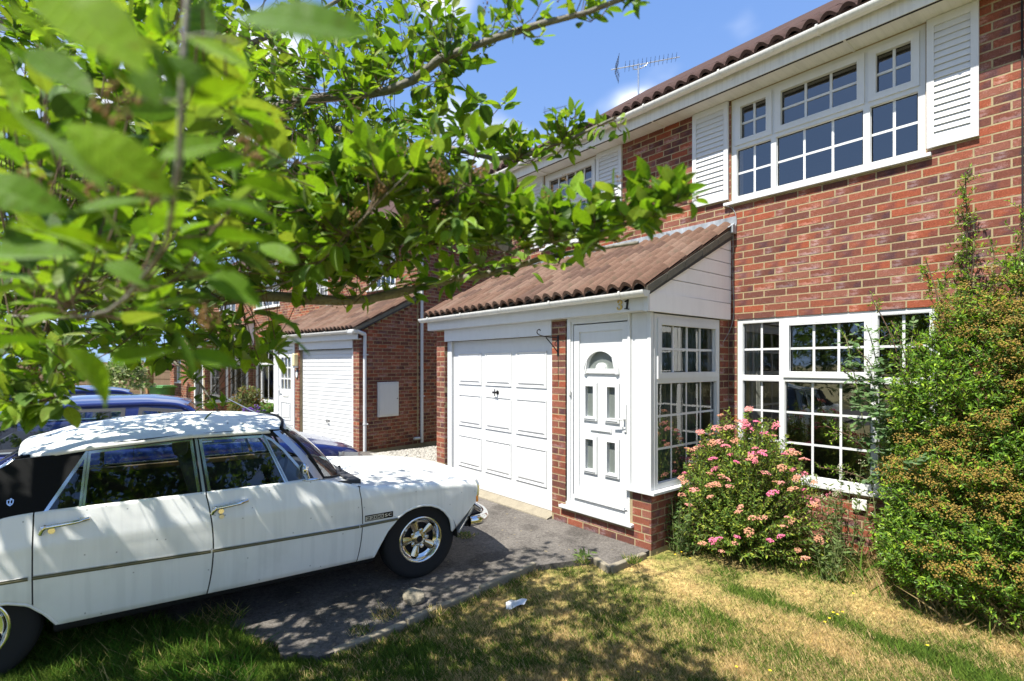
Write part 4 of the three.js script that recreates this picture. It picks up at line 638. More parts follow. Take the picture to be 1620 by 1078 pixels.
function blueSaloon(label, pos, turn, c, estate, nose) {   // local: z rearwards from the front axle
  const car = thing('blue_car', label, 'car', pos, turn);
  const Wb = smooth([[-0.86, 0.55], [-0.80, 0.66], [-0.6, 0.79], [-0.2, 0.855], [0.6, 0.87], [2.2, 0.87], [3.0, 0.83], [3.45, 0.74], [3.55, 0.66]]);
  const W = (z, y) => Wb(z) - (y > 0.62 ? 0.075 * ((y - 0.62) / 0.33) ** 2 : 0.05 * ((0.62 - y) / 0.4) ** 2) + 0.008 * Math.exp(-(((y - 0.70) / 0.02) ** 2));
  const yt = smooth([[-0.88, 0.60], [-0.82, 0.665], [-0.7, 0.735], [-0.3, 0.83], [0.2, 0.895], [0.45, 0.92], [1.2, 0.945], [2.4, 0.975], [3.0, 0.98], [3.45, 0.955], [3.56, 0.90]]);
  const low = [[-0.88, 0.26], [-0.36, 0.24], [-0.355, 0.25], [-0.33, 0.42], [-0.25, 0.55], [-0.1, 0.645], [0.02, 0.66], [0.14, 0.635], [0.27, 0.54], [0.34, 0.41], [0.36, 0.25], [0.37, 0.235], [2.26, 0.235], [2.27, 0.25], [2.3, 0.42], [2.38, 0.56], [2.52, 0.645], [2.62, 0.66], [2.74, 0.635], [2.88, 0.53], [2.95, 0.41], [2.98, 0.28], [3.56, 0.32]], yl = table(low), R = 0.07;
  const panel = (a, b) => { const zs = [a]; for (let z = a; z < b - 0.03; ) { z += 0.035; zs.push(Math.min(z, b)); } if (zs.at(-1) < b) zs.push(b); return grid(zs.length - 1, 21, (i, j) => { const z = zs[i], hi = yt(z) - R, lo = Math.min(yl(z), hi - 0.02); if (j <= 14) { const y = lerp(lo, hi, j / 14); return [W(z, y), y, z]; } const t = (j - 14) / 7 * Math.PI / 2; return [W(z, hi) - R * (1 - Math.cos(t)), hi + R * Math.sin(t), z]; }, true); };
  const both = (n, g, m) => { part(n, g, m, car); part(n, mirrorX(g), m, car); };
  both('front_wing', panel(-0.88, 0.52), c); both('front_door', panel(0.526, 1.45), c); both('rear_door', panel(1.456, 2.45), c); both('rear_wing', panel(2.456, 3.56), c);
  for (const z of [0.523, 1.453, 2.453]) both('shut_line', grid(1, 8, (i, j) => { const y = lerp(0.26, yt(z) - 0.02, j / 8); return [W(z, y) - 0.006, y, z + (i - 0.5) * 0.02]; }), M.gap);
  const edge = (z) => [W(z, yt(z) - R) - R - 0.003, yt(z)];
  part('bonnet', grid(24, 24, (i, j) => { const u = i / 12 - 1, z = lerp(0.46 + 0.14 * u * u, -0.86, j / 24), [we, ye] = edge(z); return [we * u, ye + 0.03 * (1 - u * u) * sstep(-0.9, -0.5, z) + 0.008 * Math.exp(-(((Math.abs(u) - 0.55) / 0.1) ** 2)), z - 0.05 * (1 - u * u) * sstep(-0.5, -0.86, z)]; }), c, car);
  part('front_panel', grid(16, 6, (i, j) => { const u = i / 8 - 1, y = lerp(0.26, 0.605, j / 6); return [0.6 * u, y, -0.87 - 0.06 * (1 - u * u)]; }), paint.trimgrey, car);
  both('headlamp', grid(6, 4, (i, j) => { const t = i / 6, z = lerp(-0.84, -0.50, t), y = lerp(0.60, lerp(0.66, 0.735, t), j / 4); return [W(z, y) + 0.004, y, z]; }, true), paint.lamp);
  both('waist_strip', grid(30, 2, (i, j) => { const z = lerp(-0.4, 3.3, i / 30), y = 0.62 + j * 0.014; return [W(z, y) + (j === 1 ? 0.010 : 0.001), y, z]; }, true), M.steel);
  const H = 1.425, zf = 0.98, zb = estate ? 3.2 : 2.62, G = (z, y) => 0.785 - (y - 0.95) * 0.46, ruled = (g) => remap(g, (z, y, d) => [G(z, y) + d, y, z]);
  const yc = smooth([[zf - 0.06, H - 0.075], [zf + 0.05, H - 0.035], [1.3, H], [1.9, H + 0.005], [zb - 0.4, H - 0.02], [zb, H - 0.10]]);
  part('roof', grid(20, 26, (i, j) => { const u = i / 10 - 1, z = lerp(zf - 0.06 + 0.1 * u * u, zb, j / 26), y = yc(z) - 0.065 * Math.abs(u) ** 3; return [0.605 * u, y, z]; }), c, car);
  both('roof_rail', tube(Array.from({ length: 12 }, (_, i) => { const z = lerp(0.62, zb + 0.42, i / 11), y = z < zf + 0.1 ? lerp(0.95, 1.335, clamp((z - 0.5) / (zf - 0.40))) : z > zb - 0.1 ? lerp(1.30, 0.99, clamp((z - zb + 0.1) / 0.54)) : yc(z) - 0.068; return V(G(z, y) - 0.006, y, z); }), 0.026, 60, 8), c);
  const side = [[0.60, 0.94], [0.98, 1.325], [1.4, 1.37], [1.9, 1.375], [zb - 0.25, 1.335], [zb, 1.28], [zb + 0.42, 0.985], [1.6, 0.95]];
  const wins = [[[0.80, 0.965], [1.06, 1.28], [1.40, 1.318], [1.455, 0.965]], [[1.56, 0.965], [1.53, 1.32], [1.9, 1.325], [zb - 0.32, 1.285], [zb - 0.12, 1.18], [zb - 0.12, 1.0]]];
  both('pillar_frame', ruled(extr(side, -0.01, 0, wins)), c);
  both('window_surround', merge(wins.map((p) => ruled(extr(inset(p, -0.012), -0.003, 0.004, [inset(p, 0.022)])))), paint.trimgrey);
  both('bright_trim', ruled(extr([[0.80, 0.952], [zb - 0.1, 0.985], [zb - 0.1, 0.997], [0.80, 0.964]], 0.001, 0.009)), M.steel);
  for (const p of wins) both('side_glass', ruled(metric(new THREE.ShapeGeometry(new THREE.Shape(p.map((q) => new THREE.Vector2(...q)))))), paint.carglass);
  part('windscreen', grid(16, 8, (i, j) => { const u = i / 8 - 1, t = j / 8; return [lerp(0.74, 0.60, t) * u, lerp(0.94, H - 0.08, t) + 0.015 * Math.sin(t * 3), lerp(0.46 + 0.16 * u * u, zf - 0.04 + 0.1 * u * u, t)]; }, true), paint.carglass, car);
  part('rear_screen', grid(16, 8, (i, j) => { const u = i / 8 - 1, t = j / 8; return [lerp(0.60, 0.72, t) * u, lerp(H - 0.10, 1.0, t), lerp(zb, zb + 0.44, t) + 0.05 * (1 - u * u) - 0.03]; }), paint.carglass, car);
  if (!estate) part('boot_lid', grid(16, 8, (i, j) => { const u = i / 8 - 1, z = lerp(zb + 0.38, 3.54, j / 8), [we, ye] = edge(z); return [we * u, ye + 0.02 * (1 - u * u), z]; }, true), c, car);
  part('tail_panel', grid(12, 4, (i, j) => { const u = i / 6 - 1; return [0.64 * u, lerp(0.32, 0.92, j / 4), 3.56 + 0.03 * (1 - u * u)]; }, true), c, car);
  part('underbody', merge([box(-0.62, 0.62, 0.2, 0.5, -0.8, 3.5), box(-0.75, 0.75, 0.25, 0.55, 0.4, 2.2), box(-0.72, 0.72, 0.5, 0.9, 0.5, 0.6)]), M.dark, car);
  part('seats', merge([-0.37, 0.37].flatMap((x) => { const b = box(x - 0.25, x + 0.25, 0, 0.6, -0.05, 0.07, 0.04); b.rotateX(0.25).translate(0, 0.55, 1.5); return [b, box(x - 0.13, x + 0.13, 1.12, 1.28, 1.66, 1.75, 0.03)]; }).concat([box(-0.6, 0.6, 0.5, 1.05, 2.35, 2.5, 0.05)])), paint.seat, car);
  if (nose) both('wing_mirror', box(0.87, 1.02, 0.955, 1.07, 0.72, 0.82, 0.03), c);
  for (const sx of [1, -1]) for (const z of [0, 2.62]) wheel(car, sx * 0.745, z, 0.315, sx, 'new');
  return car;
}
// ---------------------------------------------------------------- the ground
const flat = (pts, y) => { const g = new THREE.ShapeGeometry(new THREE.Shape(pts.map(([x, z]) => new THREE.Vector2(x, -z)))); g.rotateX(-Math.PI / 2).translate(0, y, 0); return metric(g); };
const inPoly = (pts, x, z) => { let c = false; for (let i = 0, j = pts.length - 1; i < pts.length; j = i++) { const [xi, zi] = pts[i], [xj, zj] = pts[j]; if ((zi > z) !== (zj > z) && x < (xj - xi) * (z - zi) / (zj - zi) + xi) c = !c; } return c; };
const driveEdge = [[-2.935, -4.2], [-2.925, -4.06], [-2.90, -3.53], [-3.13, -3.60], [-3.345, -3.06], [-3.27, -2.41], [-3.185, -1.72], [-3.15, -1.2], [-3.3, -0.98], [-3.7, -0.86], [-4.05, -0.72], [-4.4, -0.2], [-5.2, 0.2], [-5.7, 1.5], [-5.8, 9]];
const rough = (pts) => pts.flatMap((p, i) => { const q = pts[i + 1]; if (!q || i < 7) return [p]; const n = Math.ceil(Math.hypot(q[0] - p[0], q[1] - p[1]) / 0.05); return Array.from({ length: n }, (_, k) => { const t = k / n, e = (fbm(i * 3.1 + t * n * 0.35, 7.7, 3, 1 << 20, 98) - 0.5) * 0.22; return [lerp(p[0], q[0], t) + e * 0.6, lerp(p[1], q[1], t) + e]; }); });
const drive = [...rough(driveEdge), [-13.5, 9], [-13.5, -3.9], [-9.6, -4.55], [-6.72, -4.3], [-6.0, -4.26], [-2.935, -4.26]];
const dryness = (x, z) => {   // 0 lush, 1 straw
  let d = 0.34 + 1.15 * (fbm(x * 1.5 + 40, z * 1.5 + 9, 4, 1 << 20, 91) - 0.42) + 1.1 * (fbm(x * 6, z * 6, 3, 1 << 20, 92) - 0.5);
  const u = (x + 1.95) * 0.83 + (z + 3.9) * -0.0, a = ground(1120, 905), b = ground(1560, 1062), L = Math.hypot(b.x - a.x, b.z - a.z), nx = -(b.z - a.z) / L, nz = (b.x - a.x) / L, e = (x - a.x) * nx + (z - a.z) * nz, f = ((x - a.x) * (b.x - a.x) + (z - a.z) * (b.z - a.z)) / L;
  d -= 0.42 * Math.exp(-((e / 0.10) ** 2)) * sstep(-0.2, 0.4, f);
  d += 0.45 * Math.exp(-(((e - 0.35) / 0.2) ** 2)) + 0.3 * Math.exp(-(((e + 0.4) / 0.22) ** 2));
  d -= 0.45 * sstep(-2.2, -1.0, z) * sstep(-1.6, -2.6, x) + 0.9 * sstep(-0.95, -0.6, z) * sstep(-3.0, -3.3, x);
  d += 0.4 * Math.exp(-(((x + 2.9) / 0.35) ** 2 + ((z + 3.1) / 0.4) ** 2));
  return clamp(d);
};
struct('ground', flat([[-400, -400], [400, -400], [400, 400], [-400, 400]], -0.10), mat([0.26, 0.23, 0.10], { map: rep(T.mortar, 0.5), roughness: 1 }));
struct('driveway', (() => { const g = extr(drive.map(([x, z]) => [x, -z]), 0, 0.08); g.rotateX(-Math.PI / 2).translate(0, -0.08, 0); return metric(g); })(), M.asphalt);
{
  const n = 1024, x0 = -5.6, z0 = -6, S = 8.6, d = new Uint8Array(n * n * 4), enc = (c) => 255 * (c <= 0.0031308 ? c * 12.92 : 1.055 * Math.pow(c, 1 / 2.4) - 0.055);
  for (let j = 0; j < n; j++) for (let i = 0; i < n; i++) {
    const x = x0 + (i + 0.5) / n * S, z = z0 + (j + 0.5) / n * S, q = dryness(x, z), f = 0.45 + 1.3 * (fbm(x * 45, z * 45, 3, 1 << 20, 93) - 0.2), soil = sstep(0.6, 0.72, fbm(x * 3.3 + 9, z * 3.3, 4, 1 << 20, 94)) * 0.6 + 0.9 * sstep(-4.55, -4.9, z + 0.25 * fbm(x * 4, z * 4, 3, 1 << 20, 95));
    const c = [lerp(lerp(0.12, 0.56, q), 0.27, clamp(soil)) * f, lerp(lerp(0.16, 0.42, q), 0.17, clamp(soil)) * f, lerp(lerp(0.03, 0.17, q), 0.085, clamp(soil)) * f], o = (j * n + i) * 4;
    for (let k = 0; k < 3; k++) d[o + k] = clamp(enc(clamp(c[k])), 0, 255); d[o + 3] = 255;
  }
  const t = new THREE.DataTexture(d, n, n); t.magFilter = THREE.LinearFilter; t.minFilter = THREE.LinearMipmapLinearFilter; t.generateMipmaps = true; t.colorSpace = THREE.SRGBColorSpace; t.needsUpdate = true;
  const N = 120, g = new THREE.PlaneGeometry(S, S, N, N); g.rotateX(-Math.PI / 2).translate(x0 + S / 2, 0, z0 + S / 2);
  const p = g.attributes.position, uv = g.attributes.uv; for (let i = 0; i < p.count; i++) { const x = p.getX(i), z = p.getZ(i); p.setY(i, -0.05 + 0.018 * (fbm(x * 2, z * 2, 3, 1 << 20, 96) - 0.5) + 0.05 * sstep(-4.3, -5.4, z)); uv.setXY(i, (x - x0) / S, (z - z0) / S); }
  g.computeVertexNormals();
  const keep = [], I = g.index.array; for (let i = 0; i < I.length; i += 3) { const x = (p.getX(I[i]) + p.getX(I[i + 1]) + p.getX(I[i + 2])) / 3, z = (p.getZ(I[i]) + p.getZ(I[i + 1]) + p.getZ(I[i + 2])) / 3; if (!(x < -3.9 && z < -1.2)) keep.push(I[i], I[i + 1], I[i + 2]); }
  g.setIndex(keep);
  struct('lawn', g, new THREE.MeshPhysicalMaterial({ map: t, roughness: 1, specularIntensity: 0.15, bumpMap: rep(T.grit, 30), bumpScale: 0.012 }));
}
struct('road', flat([[-60, 7], [60, 7], [60, 13], [-60, 13]], -0.092), mat([0.06, 0.06, 0.062], { map: rep(T.asphalt, 0.8), roughness: 0.9 }));
struct('gravel_path', flat([[-6.73, -4.31], [-9.6, -4.56], [-9.75, -12], [-6.73, -12]], -0.004), mat([0.33, 0.315, 0.285], { map: rep(T.concrete, 2), bumpMap: T.grit, bumpScale: 0.012, roughness: 1 }));
// concrete edgings of the drive
{
  const run = [[-3.345, -3.06], [-3.27, -2.41], [-3.185, -1.72], [-3.15, -1.2]], r = rng(5);
  const kerbs = thing('kerb_edging', 'low weathered concrete edging between the asphalt drive and the lawn', 'kerb');
  const stone = (a, b, h, w = 0.05) => { const L = Math.hypot(b[0] - a[0], b[1] - a[1]) - 0.008, g = new RoundedBoxGeometry(L, 0.15, w, 2, 0.01), p = g.attributes.position; for (let i = 0; i < p.count; i++) { const q = vnoise(p.getX(i) * 9 + a[0] * 7, p.getZ(i) * 30 + p.getY(i) * 20, 1 << 20, 7) - 0.5; p.setY(i, p.getY(i) + q * 0.006); } g.computeVertexNormals(); const k = part('kerb_stone', metric(g), M.concrete, kerbs); k.position.set((a[0] + b[0]) / 2, h - 0.075 + (r() - 0.5) * 0.008, (a[1] + b[1]) / 2); k.rotation.set((r() - 0.5) * 0.05, Math.atan2(-(b[1] - a[1]), b[0] - a[0]), (r() - 0.5) * 0.012); };
  stone(run[0], run[1], 0.028); stone(run[1], run[2], 0.014); stone(run[2], run[3], 0.006);
  stone([-3.13, -3.60], [-2.90, -3.53], 0.012); stone([-2.90, -3.53], [-2.925, -4.06], 0.008);
}

// ---------------------------------------------------------------- houses
const font = await new FontLoader().loadAsync('fonts/droid/droid_serif_bold.typeface.json');
const home = thing('brick_house', 'red brick house numbered 31 with panelled white garage door and shuttered upper windows', 'house', [-6.716, 0, -4.14]);
const H1 = await house(home, 1, { seed: 11, width: 8.7, most: 300, east: 7.2, shutters: true, ok: (s) => !(s[0] > 1385 && s[1] > 500) && !(s[0] > 1465 && s[1] > 330 && s[0] < 1600) && s[1] < 900 });
{
  const num = (t, x, m, tilt) => { const g = new TextGeometry(t, { font, size: 0.094, depth: 0.006, curveSegments: 6, bevelEnabled: true, bevelSize: 0.0012, bevelThickness: 0.0015, bevelSegments: 1 }); g.rotateZ(tilt).translate(x, 2.288, 0.1); part('house_number', metric(g), m, home); };
  num('3', 3.478, M.brass, -0.10); num('1', 3.562, M.dark, -0.14);
  const bz = 0.0, b = new THREE.Group(); b.name = 'hanging_bracket'; home.add(b);
  const curl = (x, y, r, n, d) => Array.from({ length: 12 }, (_, i) => { const a = i / 11 * n, q = r * (1 - 0.65 * i / 11); return V(x + d * q * Math.cos(a + 1.6), y + q * Math.sin(a + 1.6), 0.10); });
  part('arm', merge([tube([V(2.575, 2.055, 0.006), V(2.575, 2.06, 0.20), V(2.575, 2.075, 0.29), V(2.575, 2.10, 0.325), V(2.575, 2.13, 0.31), V(2.575, 2.135, 0.285), V(2.575, 2.12, 0.275)], 0.006, 30, 6), tube([V(2.575, 1.885, 0.006), V(2.575, 1.93, 0.05), V(2.575, 2.05, 0.19)], 0.006, 12, 6), tube([V(2.575, 2.03, 0.01), V(2.575, 2.0, 0.045), V(2.575, 1.97, 0.05), V(2.575, 1.965, 0.03)], 0.0045, 10, 5)]), M.iron, b);
  part('backplate', box(2.560, 2.590, 1.85, 2.08, 0.001, 0.007, 0.002), M.iron, b);
  part('cable', merge([tube([V(3.79, 3.53, ZM + 0.06), V(3.84, 3.50, ZM + 0.012), V(3.885, 3.42, ZM + 0.01), V(3.895, 3.30, ZM + 0.02), V(3.87, 3.20, ZM + 0.10)], 0.0035, 24, 5), tube([V(3.862, 3.2, ZM + 0.02), V(3.858, 2.7, ZM + 0.016), V(3.866, 2.32, ZM + 0.014), V(3.84, 2.16, ZM + 0.03), V(3.822, 2.0, ZM + 0.16)], 0.003, 30, 5)]), M.lead, home);
  part('black_cable', merge([tube([V(6.165, -0.05, ZM + 0.012), V(6.163, 1.5, ZM + 0.011), V(6.167, 3.0, ZM + 0.011), V(6.164, 4.7, ZM + 0.012)], 0.007, 40, 6)]), M.dark, home);
  part('wall_vent', merge([box(5.02, 5.14, 0.50, 0.40, ZM, ZM + 0.035, 0.006)]), M.oldwhite, home);
}
const TURN = 9 * Math.PI / 180;
const next = thing('brick_house', 'brick house across the gravel gap with ribbed garage door and white meter box', 'house', [-9.971, 0, -4.337], TURN);
await house(next, -1, { seed: 23, width: 6.16, most: 300, low: 0, gutterEnd: 3.86, ribbed: true, eave: 6.16, ok: (s) => s[0] > 400 && s[1] > 420 });
{
  const mb = new THREE.Group(); mb.name = 'meter_box'; next.add(mb);
  part('cabinet', box(0.002, 0.045, 0.66, 1.385, -0.94, -0.42, 0.008), M.oldwhite, mb); part('cabinet_door', box(0.044, 0.056, 0.70, 1.355, -0.905, -0.455, 0.006), M.white, mb);
  part('lock', cyl(V(0.055, 1.03, -0.89), V(0.062, 1.03, -0.89), 0.012, 0.012, 8), M.iron, mb);
  for (const [y, z] of [[0.78, -0.455], [1.28, -0.455]]) part('hinge', box(0.05, 0.062, y - 0.03, y + 0.03, z - 0.008, z + 0.010, 0.003), M.oldwhite, mb);
  downpipe(next, 0.05, -0.10, 0.0, 2.37, [0.55, 1.95], [cyl(V(0.05, 2.36, -0.10), V(0.05, 2.42, 0.1), 0.04), cyl(V(-0.1, 2.40, 0.168), V(0.10, 2.40, 0.168), 0.05)]);
  downpipe(next, 0.05, -1.56, 0.02, 4.78, [1.05, 2.9, 4.2], [tube([V(0.05, 0.12, -1.5), V(0.09, 0.13, -1.38), V(0.1, 0.13, -1.30)], 0.03, 10, 8)]);
  part('lamp', merge([box(-2.635, -2.51, 1.72, 2.0, 0.0, 0.11, 0.02)]), mat([0.75, 0.62, 0.33], { roughness: 0.4 }), next); part('lamp_base', box(-2.63, -2.515, 1.675, 1.72, 0.0, 0.08, 0.01), M.oldwhite, next);
  part('house_plaque', (() => { const g = new THREE.CylinderGeometry(0.075, 0.075, 0.015, 24); g.rotateX(Math.PI / 2).scale(0.75, 1.25, 1).translate(-2.575, 1.53, 0.01); return metric(g); })(), M.oldwhite, next); part('plaque_rim', (() => { const g = new THREE.TorusGeometry(0.075, 0.008, 6, 28); g.scale(0.75, 1.25, 1).translate(-2.575, 1.53, 0.016); return metric(g); })(), M.iron, next);
}
// the third house: joined to the second, its porch flank and front beyond it
{
  const O = V(-9.971, 0, -4.337).add(V(-8.51 * Math.cos(TURN), 0, 8.51 * Math.sin(TURN)));
  const far = thing('brick_house', 'farthest brick house with dark front door and tall flank window behind the blue cars', 'house', [O.x, 0, O.z], TURN);
  const side = { o: V(0, 0, 0), u: V(0, 0, -1), n: V(1, 0, 0) }, front = { o: V(0, 0, 0), u: V(1, 0, 0), n: V(0, 0, 1) }, main = { o: V(0, 0, ZM), u: V(1, 0, 0), n: V(0, 0, 1) };
  const sw = rect(0.16, 1.30, 0.58, 2.25).map(([u, y]) => [-u, y]);
  const flank = extr(rect(0, 1.47, -0.3, 2.4), -0.1, -0.0016, [rect(0.16, 1.30, 0.58, 2.25)]); flank.applyMatrix4(M4(V(0, 0, 0), V(0, 0, -1), V(0, 1, 0), V(1, 0, 0)));
  const wall = part('wall', merge([flank, extr(rect(-3.3, -0.101, -0.3, 2.4), -0.1, -0.0016, [rect(-2.62, -2.18, 1.15, 2.0), rect(-0.92, -0.12, -0.1, 2.15)]), extr(rect(-4, 2.34, -0.3, 4.78), ZM - 0.28, ZM - 0.0016, [rect(0.15, 1.85, 0.575, 2.258), rect(0.15, 1.85, 3.565, 4.7), rect(-3, -1.5, 3.565, 4.7)]), box(-4, 2.33, -0.3, 4.78, -8.5, -8.4), box(-4, -3.9, -0.3, 4.78, -8.4, ZM - 0.29), box(-3.3, -3.2, -0.3, 2.4, ZM, -0.11)]), M.mortar, far);
  const bk = new Bricks(far, 41); bk.field(side, 0.003, 1.465, 0, 2.36, [[0.16, 1.30, 0.55, 2.25]]); bk.field(front, -3.3, -0.0016, 0, 2.36, [[-2.62, -2.18, 1.12, 2.0], [-0.92, -0.12, -0.1, 2.15]]); bk.field(main, 0.02, 2.34, 0, 4.7, [[0.15, 1.85, 0.54, 2.258], [0.15, 1.85, 3.53, 4.7]]); bk.field(main, -4, -0.03, 3.2, 4.7, [[-3, -1.5, 3.53, 4.7]]);
  bk.build(wall, 120, (s) => s[0] > 255 && s[0] < 420 && s[1] > 520);
  makeWindow(far, M4(V(-0.012, 0.58, -0.16), V(0, 0, -1), V(0, 1, 0), V(1, 0, 0)), { w: 1.14, h: 1.67, transom: 1.27, top: 1, low: 1, cols: [{ w: 0.5, nx: 1 }, { w: 0.64, nx: 1, sash: 1 }] });
  makeWindow(far, new THREE.Matrix4().makeTranslation(-2.62, 1.15, -0.012), { w: 0.44, h: 0.85, top: 1, cols: [{ w: 1, nx: 1 }] });
  makeWindow(far, new THREE.Matrix4().makeTranslation(0.15, 0.575, ZM - 0.012), { w: 1.70, h: 1.683, transom: 1.2, top: 1, low: 1, cols: [{ w: 0.4, nx: 1 }, { w: 0.9, nx: 2 }, { w: 0.4, nx: 1 }] });
  for (const x of [0.15, -3]) makeWindow(far, new THREE.Matrix4().makeTranslation(x, 3.565, ZM - 0.012), { w: x > 0 ? 1.7 : 1.5, h: 1.135, transom: 0.6, top: 1, low: 1, cols: [{ w: 0.5, nx: 1, sash: 1 }, { w: 0.7, nx: 2, sash: 1 }, { w: 0.5, nx: 1, sash: 1 }] });
  part('door_frame', extr(rect(-0.92, -0.12, 0, 2.15), -0.09, 0.0, [rect(-0.82, -0.19, 0.06, 2.07)]), M.upvc, far);
  part('front_door', merge([box(-0.82, -0.19, 0.06, 2.07, -0.07, -0.03), ...[0.2, 0.75, 1.3].map((y) => box(-0.72, -0.29, y, y + 0.42, -0.03, -0.02, 0.006))]), mat([0.03, 0.032, 0.035], { roughness: 0.4 }), far);
  part('porch_roof', (() => { const g = extr([[-0.2, 2.42], [1.5, 3.25], [1.5, 3.18], [-0.2, 2.36]], 0, 3.5); g.applyMatrix4(M4(V(-3.4, 0, 0), V(0, 0, -1), V(0, 1, 0), V(1, 0, 0))); return g; })(), M.tile[0], far);
  part('fascia', box(-3.4, 0.05, 2.26, 2.43, 0.085, 0.1, 0.004), M.white, far); part('flank_boards', (() => { const g = extr([[0, 2.4], [1.47, 2.4], [1.47, 3.2]], 0, 0.02); g.applyMatrix4(M4(V(0.0, 0, 0), V(0, 0, -1), V(0, 1, 0), V(1, 0, 0))); return g; })(), M.clad, far);
  part('main_roof', (() => { const g = extr([[1.1, 4.9], [5.3, 7.7], [9.5, 4.9], [9.5, 4.8], [1.1, 4.8]], 0, 6.4); g.applyMatrix4(M4(V(-4.05, 0, 0), V(0, 0, -1), V(0, 1, 0), V(1, 0, 0))); return g; })(), M.darktile, far);
  part('eaves_board', box(-4, 2.34, 4.70, 4.87, -1.19, -1.17, 0.004), M.oldwhite, far);
  part('floor', box(-3.9, 2.3, 0, 0.05, -8.4, ZM - 0.29), M.concrete, far);
}

// ---------------------------------------------------------------- cars
await whiteSaloon(font);
const tb = -4 * Math.PI / 180;
blueSaloon('blue saloon car parked close behind the white vintage saloon', [-6.85, 0, -1.92], tb, paint.blue, false, false);
blueSaloon('second blue car, parked beyond the nearer blue saloon and before the timber fence', [-10.6, 0, -1.55], TURN * 0.6, paint.blue, false, false);

// ---------------------------------------------------------------- TV aerials, fence, bin and what stands by the far house
function aerial(label, p, s, turn, st = M.steel) {
  const a = thing('tv_aerial', label, 'tv aerial', [p.x, p.y, p.z], turn, undefined), L = 1.5 * s;
  part('mast', merge([cyl(V(0, -2.6 * s, 0), V(0, 0.02 * s, 0), 0.019 * s, 0.019 * s, 8)]), st, a);
  part('boom', merge([cyl(V(-0.62 * s, -0.06 * s, 0), V(0.92 * s, 0.10 * s, 0), 0.011 * s, 0.011 * s, 8), tube([V(-0.15 * s, 0, 0), V(-0.1 * s, -0.09 * s, 0), V(0.06 * s, -0.08 * s, 0), V(0.2 * s, 0.0, 0), V(0.22 * s, 0.03 * s, 0)], 0.010 * s, 14, 6)]), st, a);
  for (let i = 0; i < 13; i++) { const x = (-0.30 + i * 0.095) * s, y = (-0.026 + i * 0.0099) * s, h = (0.15 - i * 0.003) * s; part('element', merge([cyl(V(x, y - 0.03 * s, -h), V(x, y + 0.05 * s, h), 0.004 * s, 0.004 * s, 4), cyl(V(x, y + 0.05 * s, -h), V(x, y - 0.03 * s, h), 0.004 * s, 0.004 * s, 4)]), M.iron, a); }
  const rods = []; for (let i = -4; i <= 4; i++) { const y = i * 0.055 * s; rods.push(cyl(V((-0.52 - Math.abs(i) * 0.0 + Math.abs(i) * 0.018) * s, y - 0.05 * s, -0.24 * s), V((-0.52 + Math.abs(i) * 0.018) * s, y - 0.05 * s, 0.24 * s), 0.004 * s, 0.004 * s, 4)); }
  for (const z of [-0.12, 0.12]) for (const d of [-1, 1]) rods.push(cyl(V(-0.53 * s, -0.05 * s, z * s), V(-0.44 * s, (-0.05 + d * 0.25) * s, z * s), 0.005 * s, 0.005 * s, 4));
  part('reflector', merge(rods), M.iron, a); return a;
}
aerial('large TV aerial on a mast above the main roof ridge', at(1010, 103, 12), 1.0, 0.72);
aerial('small distant TV aerial half hidden by leaves at the roof end', at(874, 174, 26), 0.8, 0.5, M.iron);
{
  const f = thing('timber_fence', 'weathered timber fence with concrete posts beyond the blue cars', 'fence'), a = at(-40, 640, 26), b = at(300, 640, 23), n = 5, dir = V(b.x - a.x, 0, b.z - a.z), L = dir.length(); dir.normalize();
  const m = M4(V(a.x, 0, a.z), dir, V(0, 1, 0), V(-dir.z, 0, dir.x)), g = [0, 1, 2].map((k) => box(0, L / n - 0.12, 0, 0.155, -0.01, 0.012 + k * 0.002, 0.003));
  for (let i = 0; i < n; i++) { const o = i * L / n; const p = part('post', box(-0.05, 0.05, 0, 1.95, -0.05, 0.06), M.concrete, f); p.applyMatrix4(m.clone().multiply(new THREE.Matrix4().makeTranslation(o, 0, 0))); for (let k = 0; k < 12; k++) { const q = part('board', g[k % 3], M.fence, f); q.applyMatrix4(m.clone().multiply(new THREE.Matrix4().makeTranslation(o + 0.06, 0.05 + k * 0.15, (k % 2) * 0.012))); } }
}
{
  const p = at(237, 660, 17.2), t = thing('timber_canopy', 'timber porch post on a brick base carrying a pale canopy edge, by the green bin', 'porch', [p.x, 0, p.z], TURN);
  part('post', box(-0.09, 0.09, 0.42, 2.0, -0.09, 0.09, 0.012), M.timber, t); part('brick_base', box(-0.2, 0.2, 0, 0.42, -0.2, 0.2, 0.01), M.bricks[0], t); part('canopy_edge', merge([box(-0.24, 0.34, 2.0, 2.12, -0.8, 0.25, 0.01), box(-0.3, 0.4, 2.12, 2.17, -0.9, 0.3, 0.01)]), M.oldwhite, t);
}
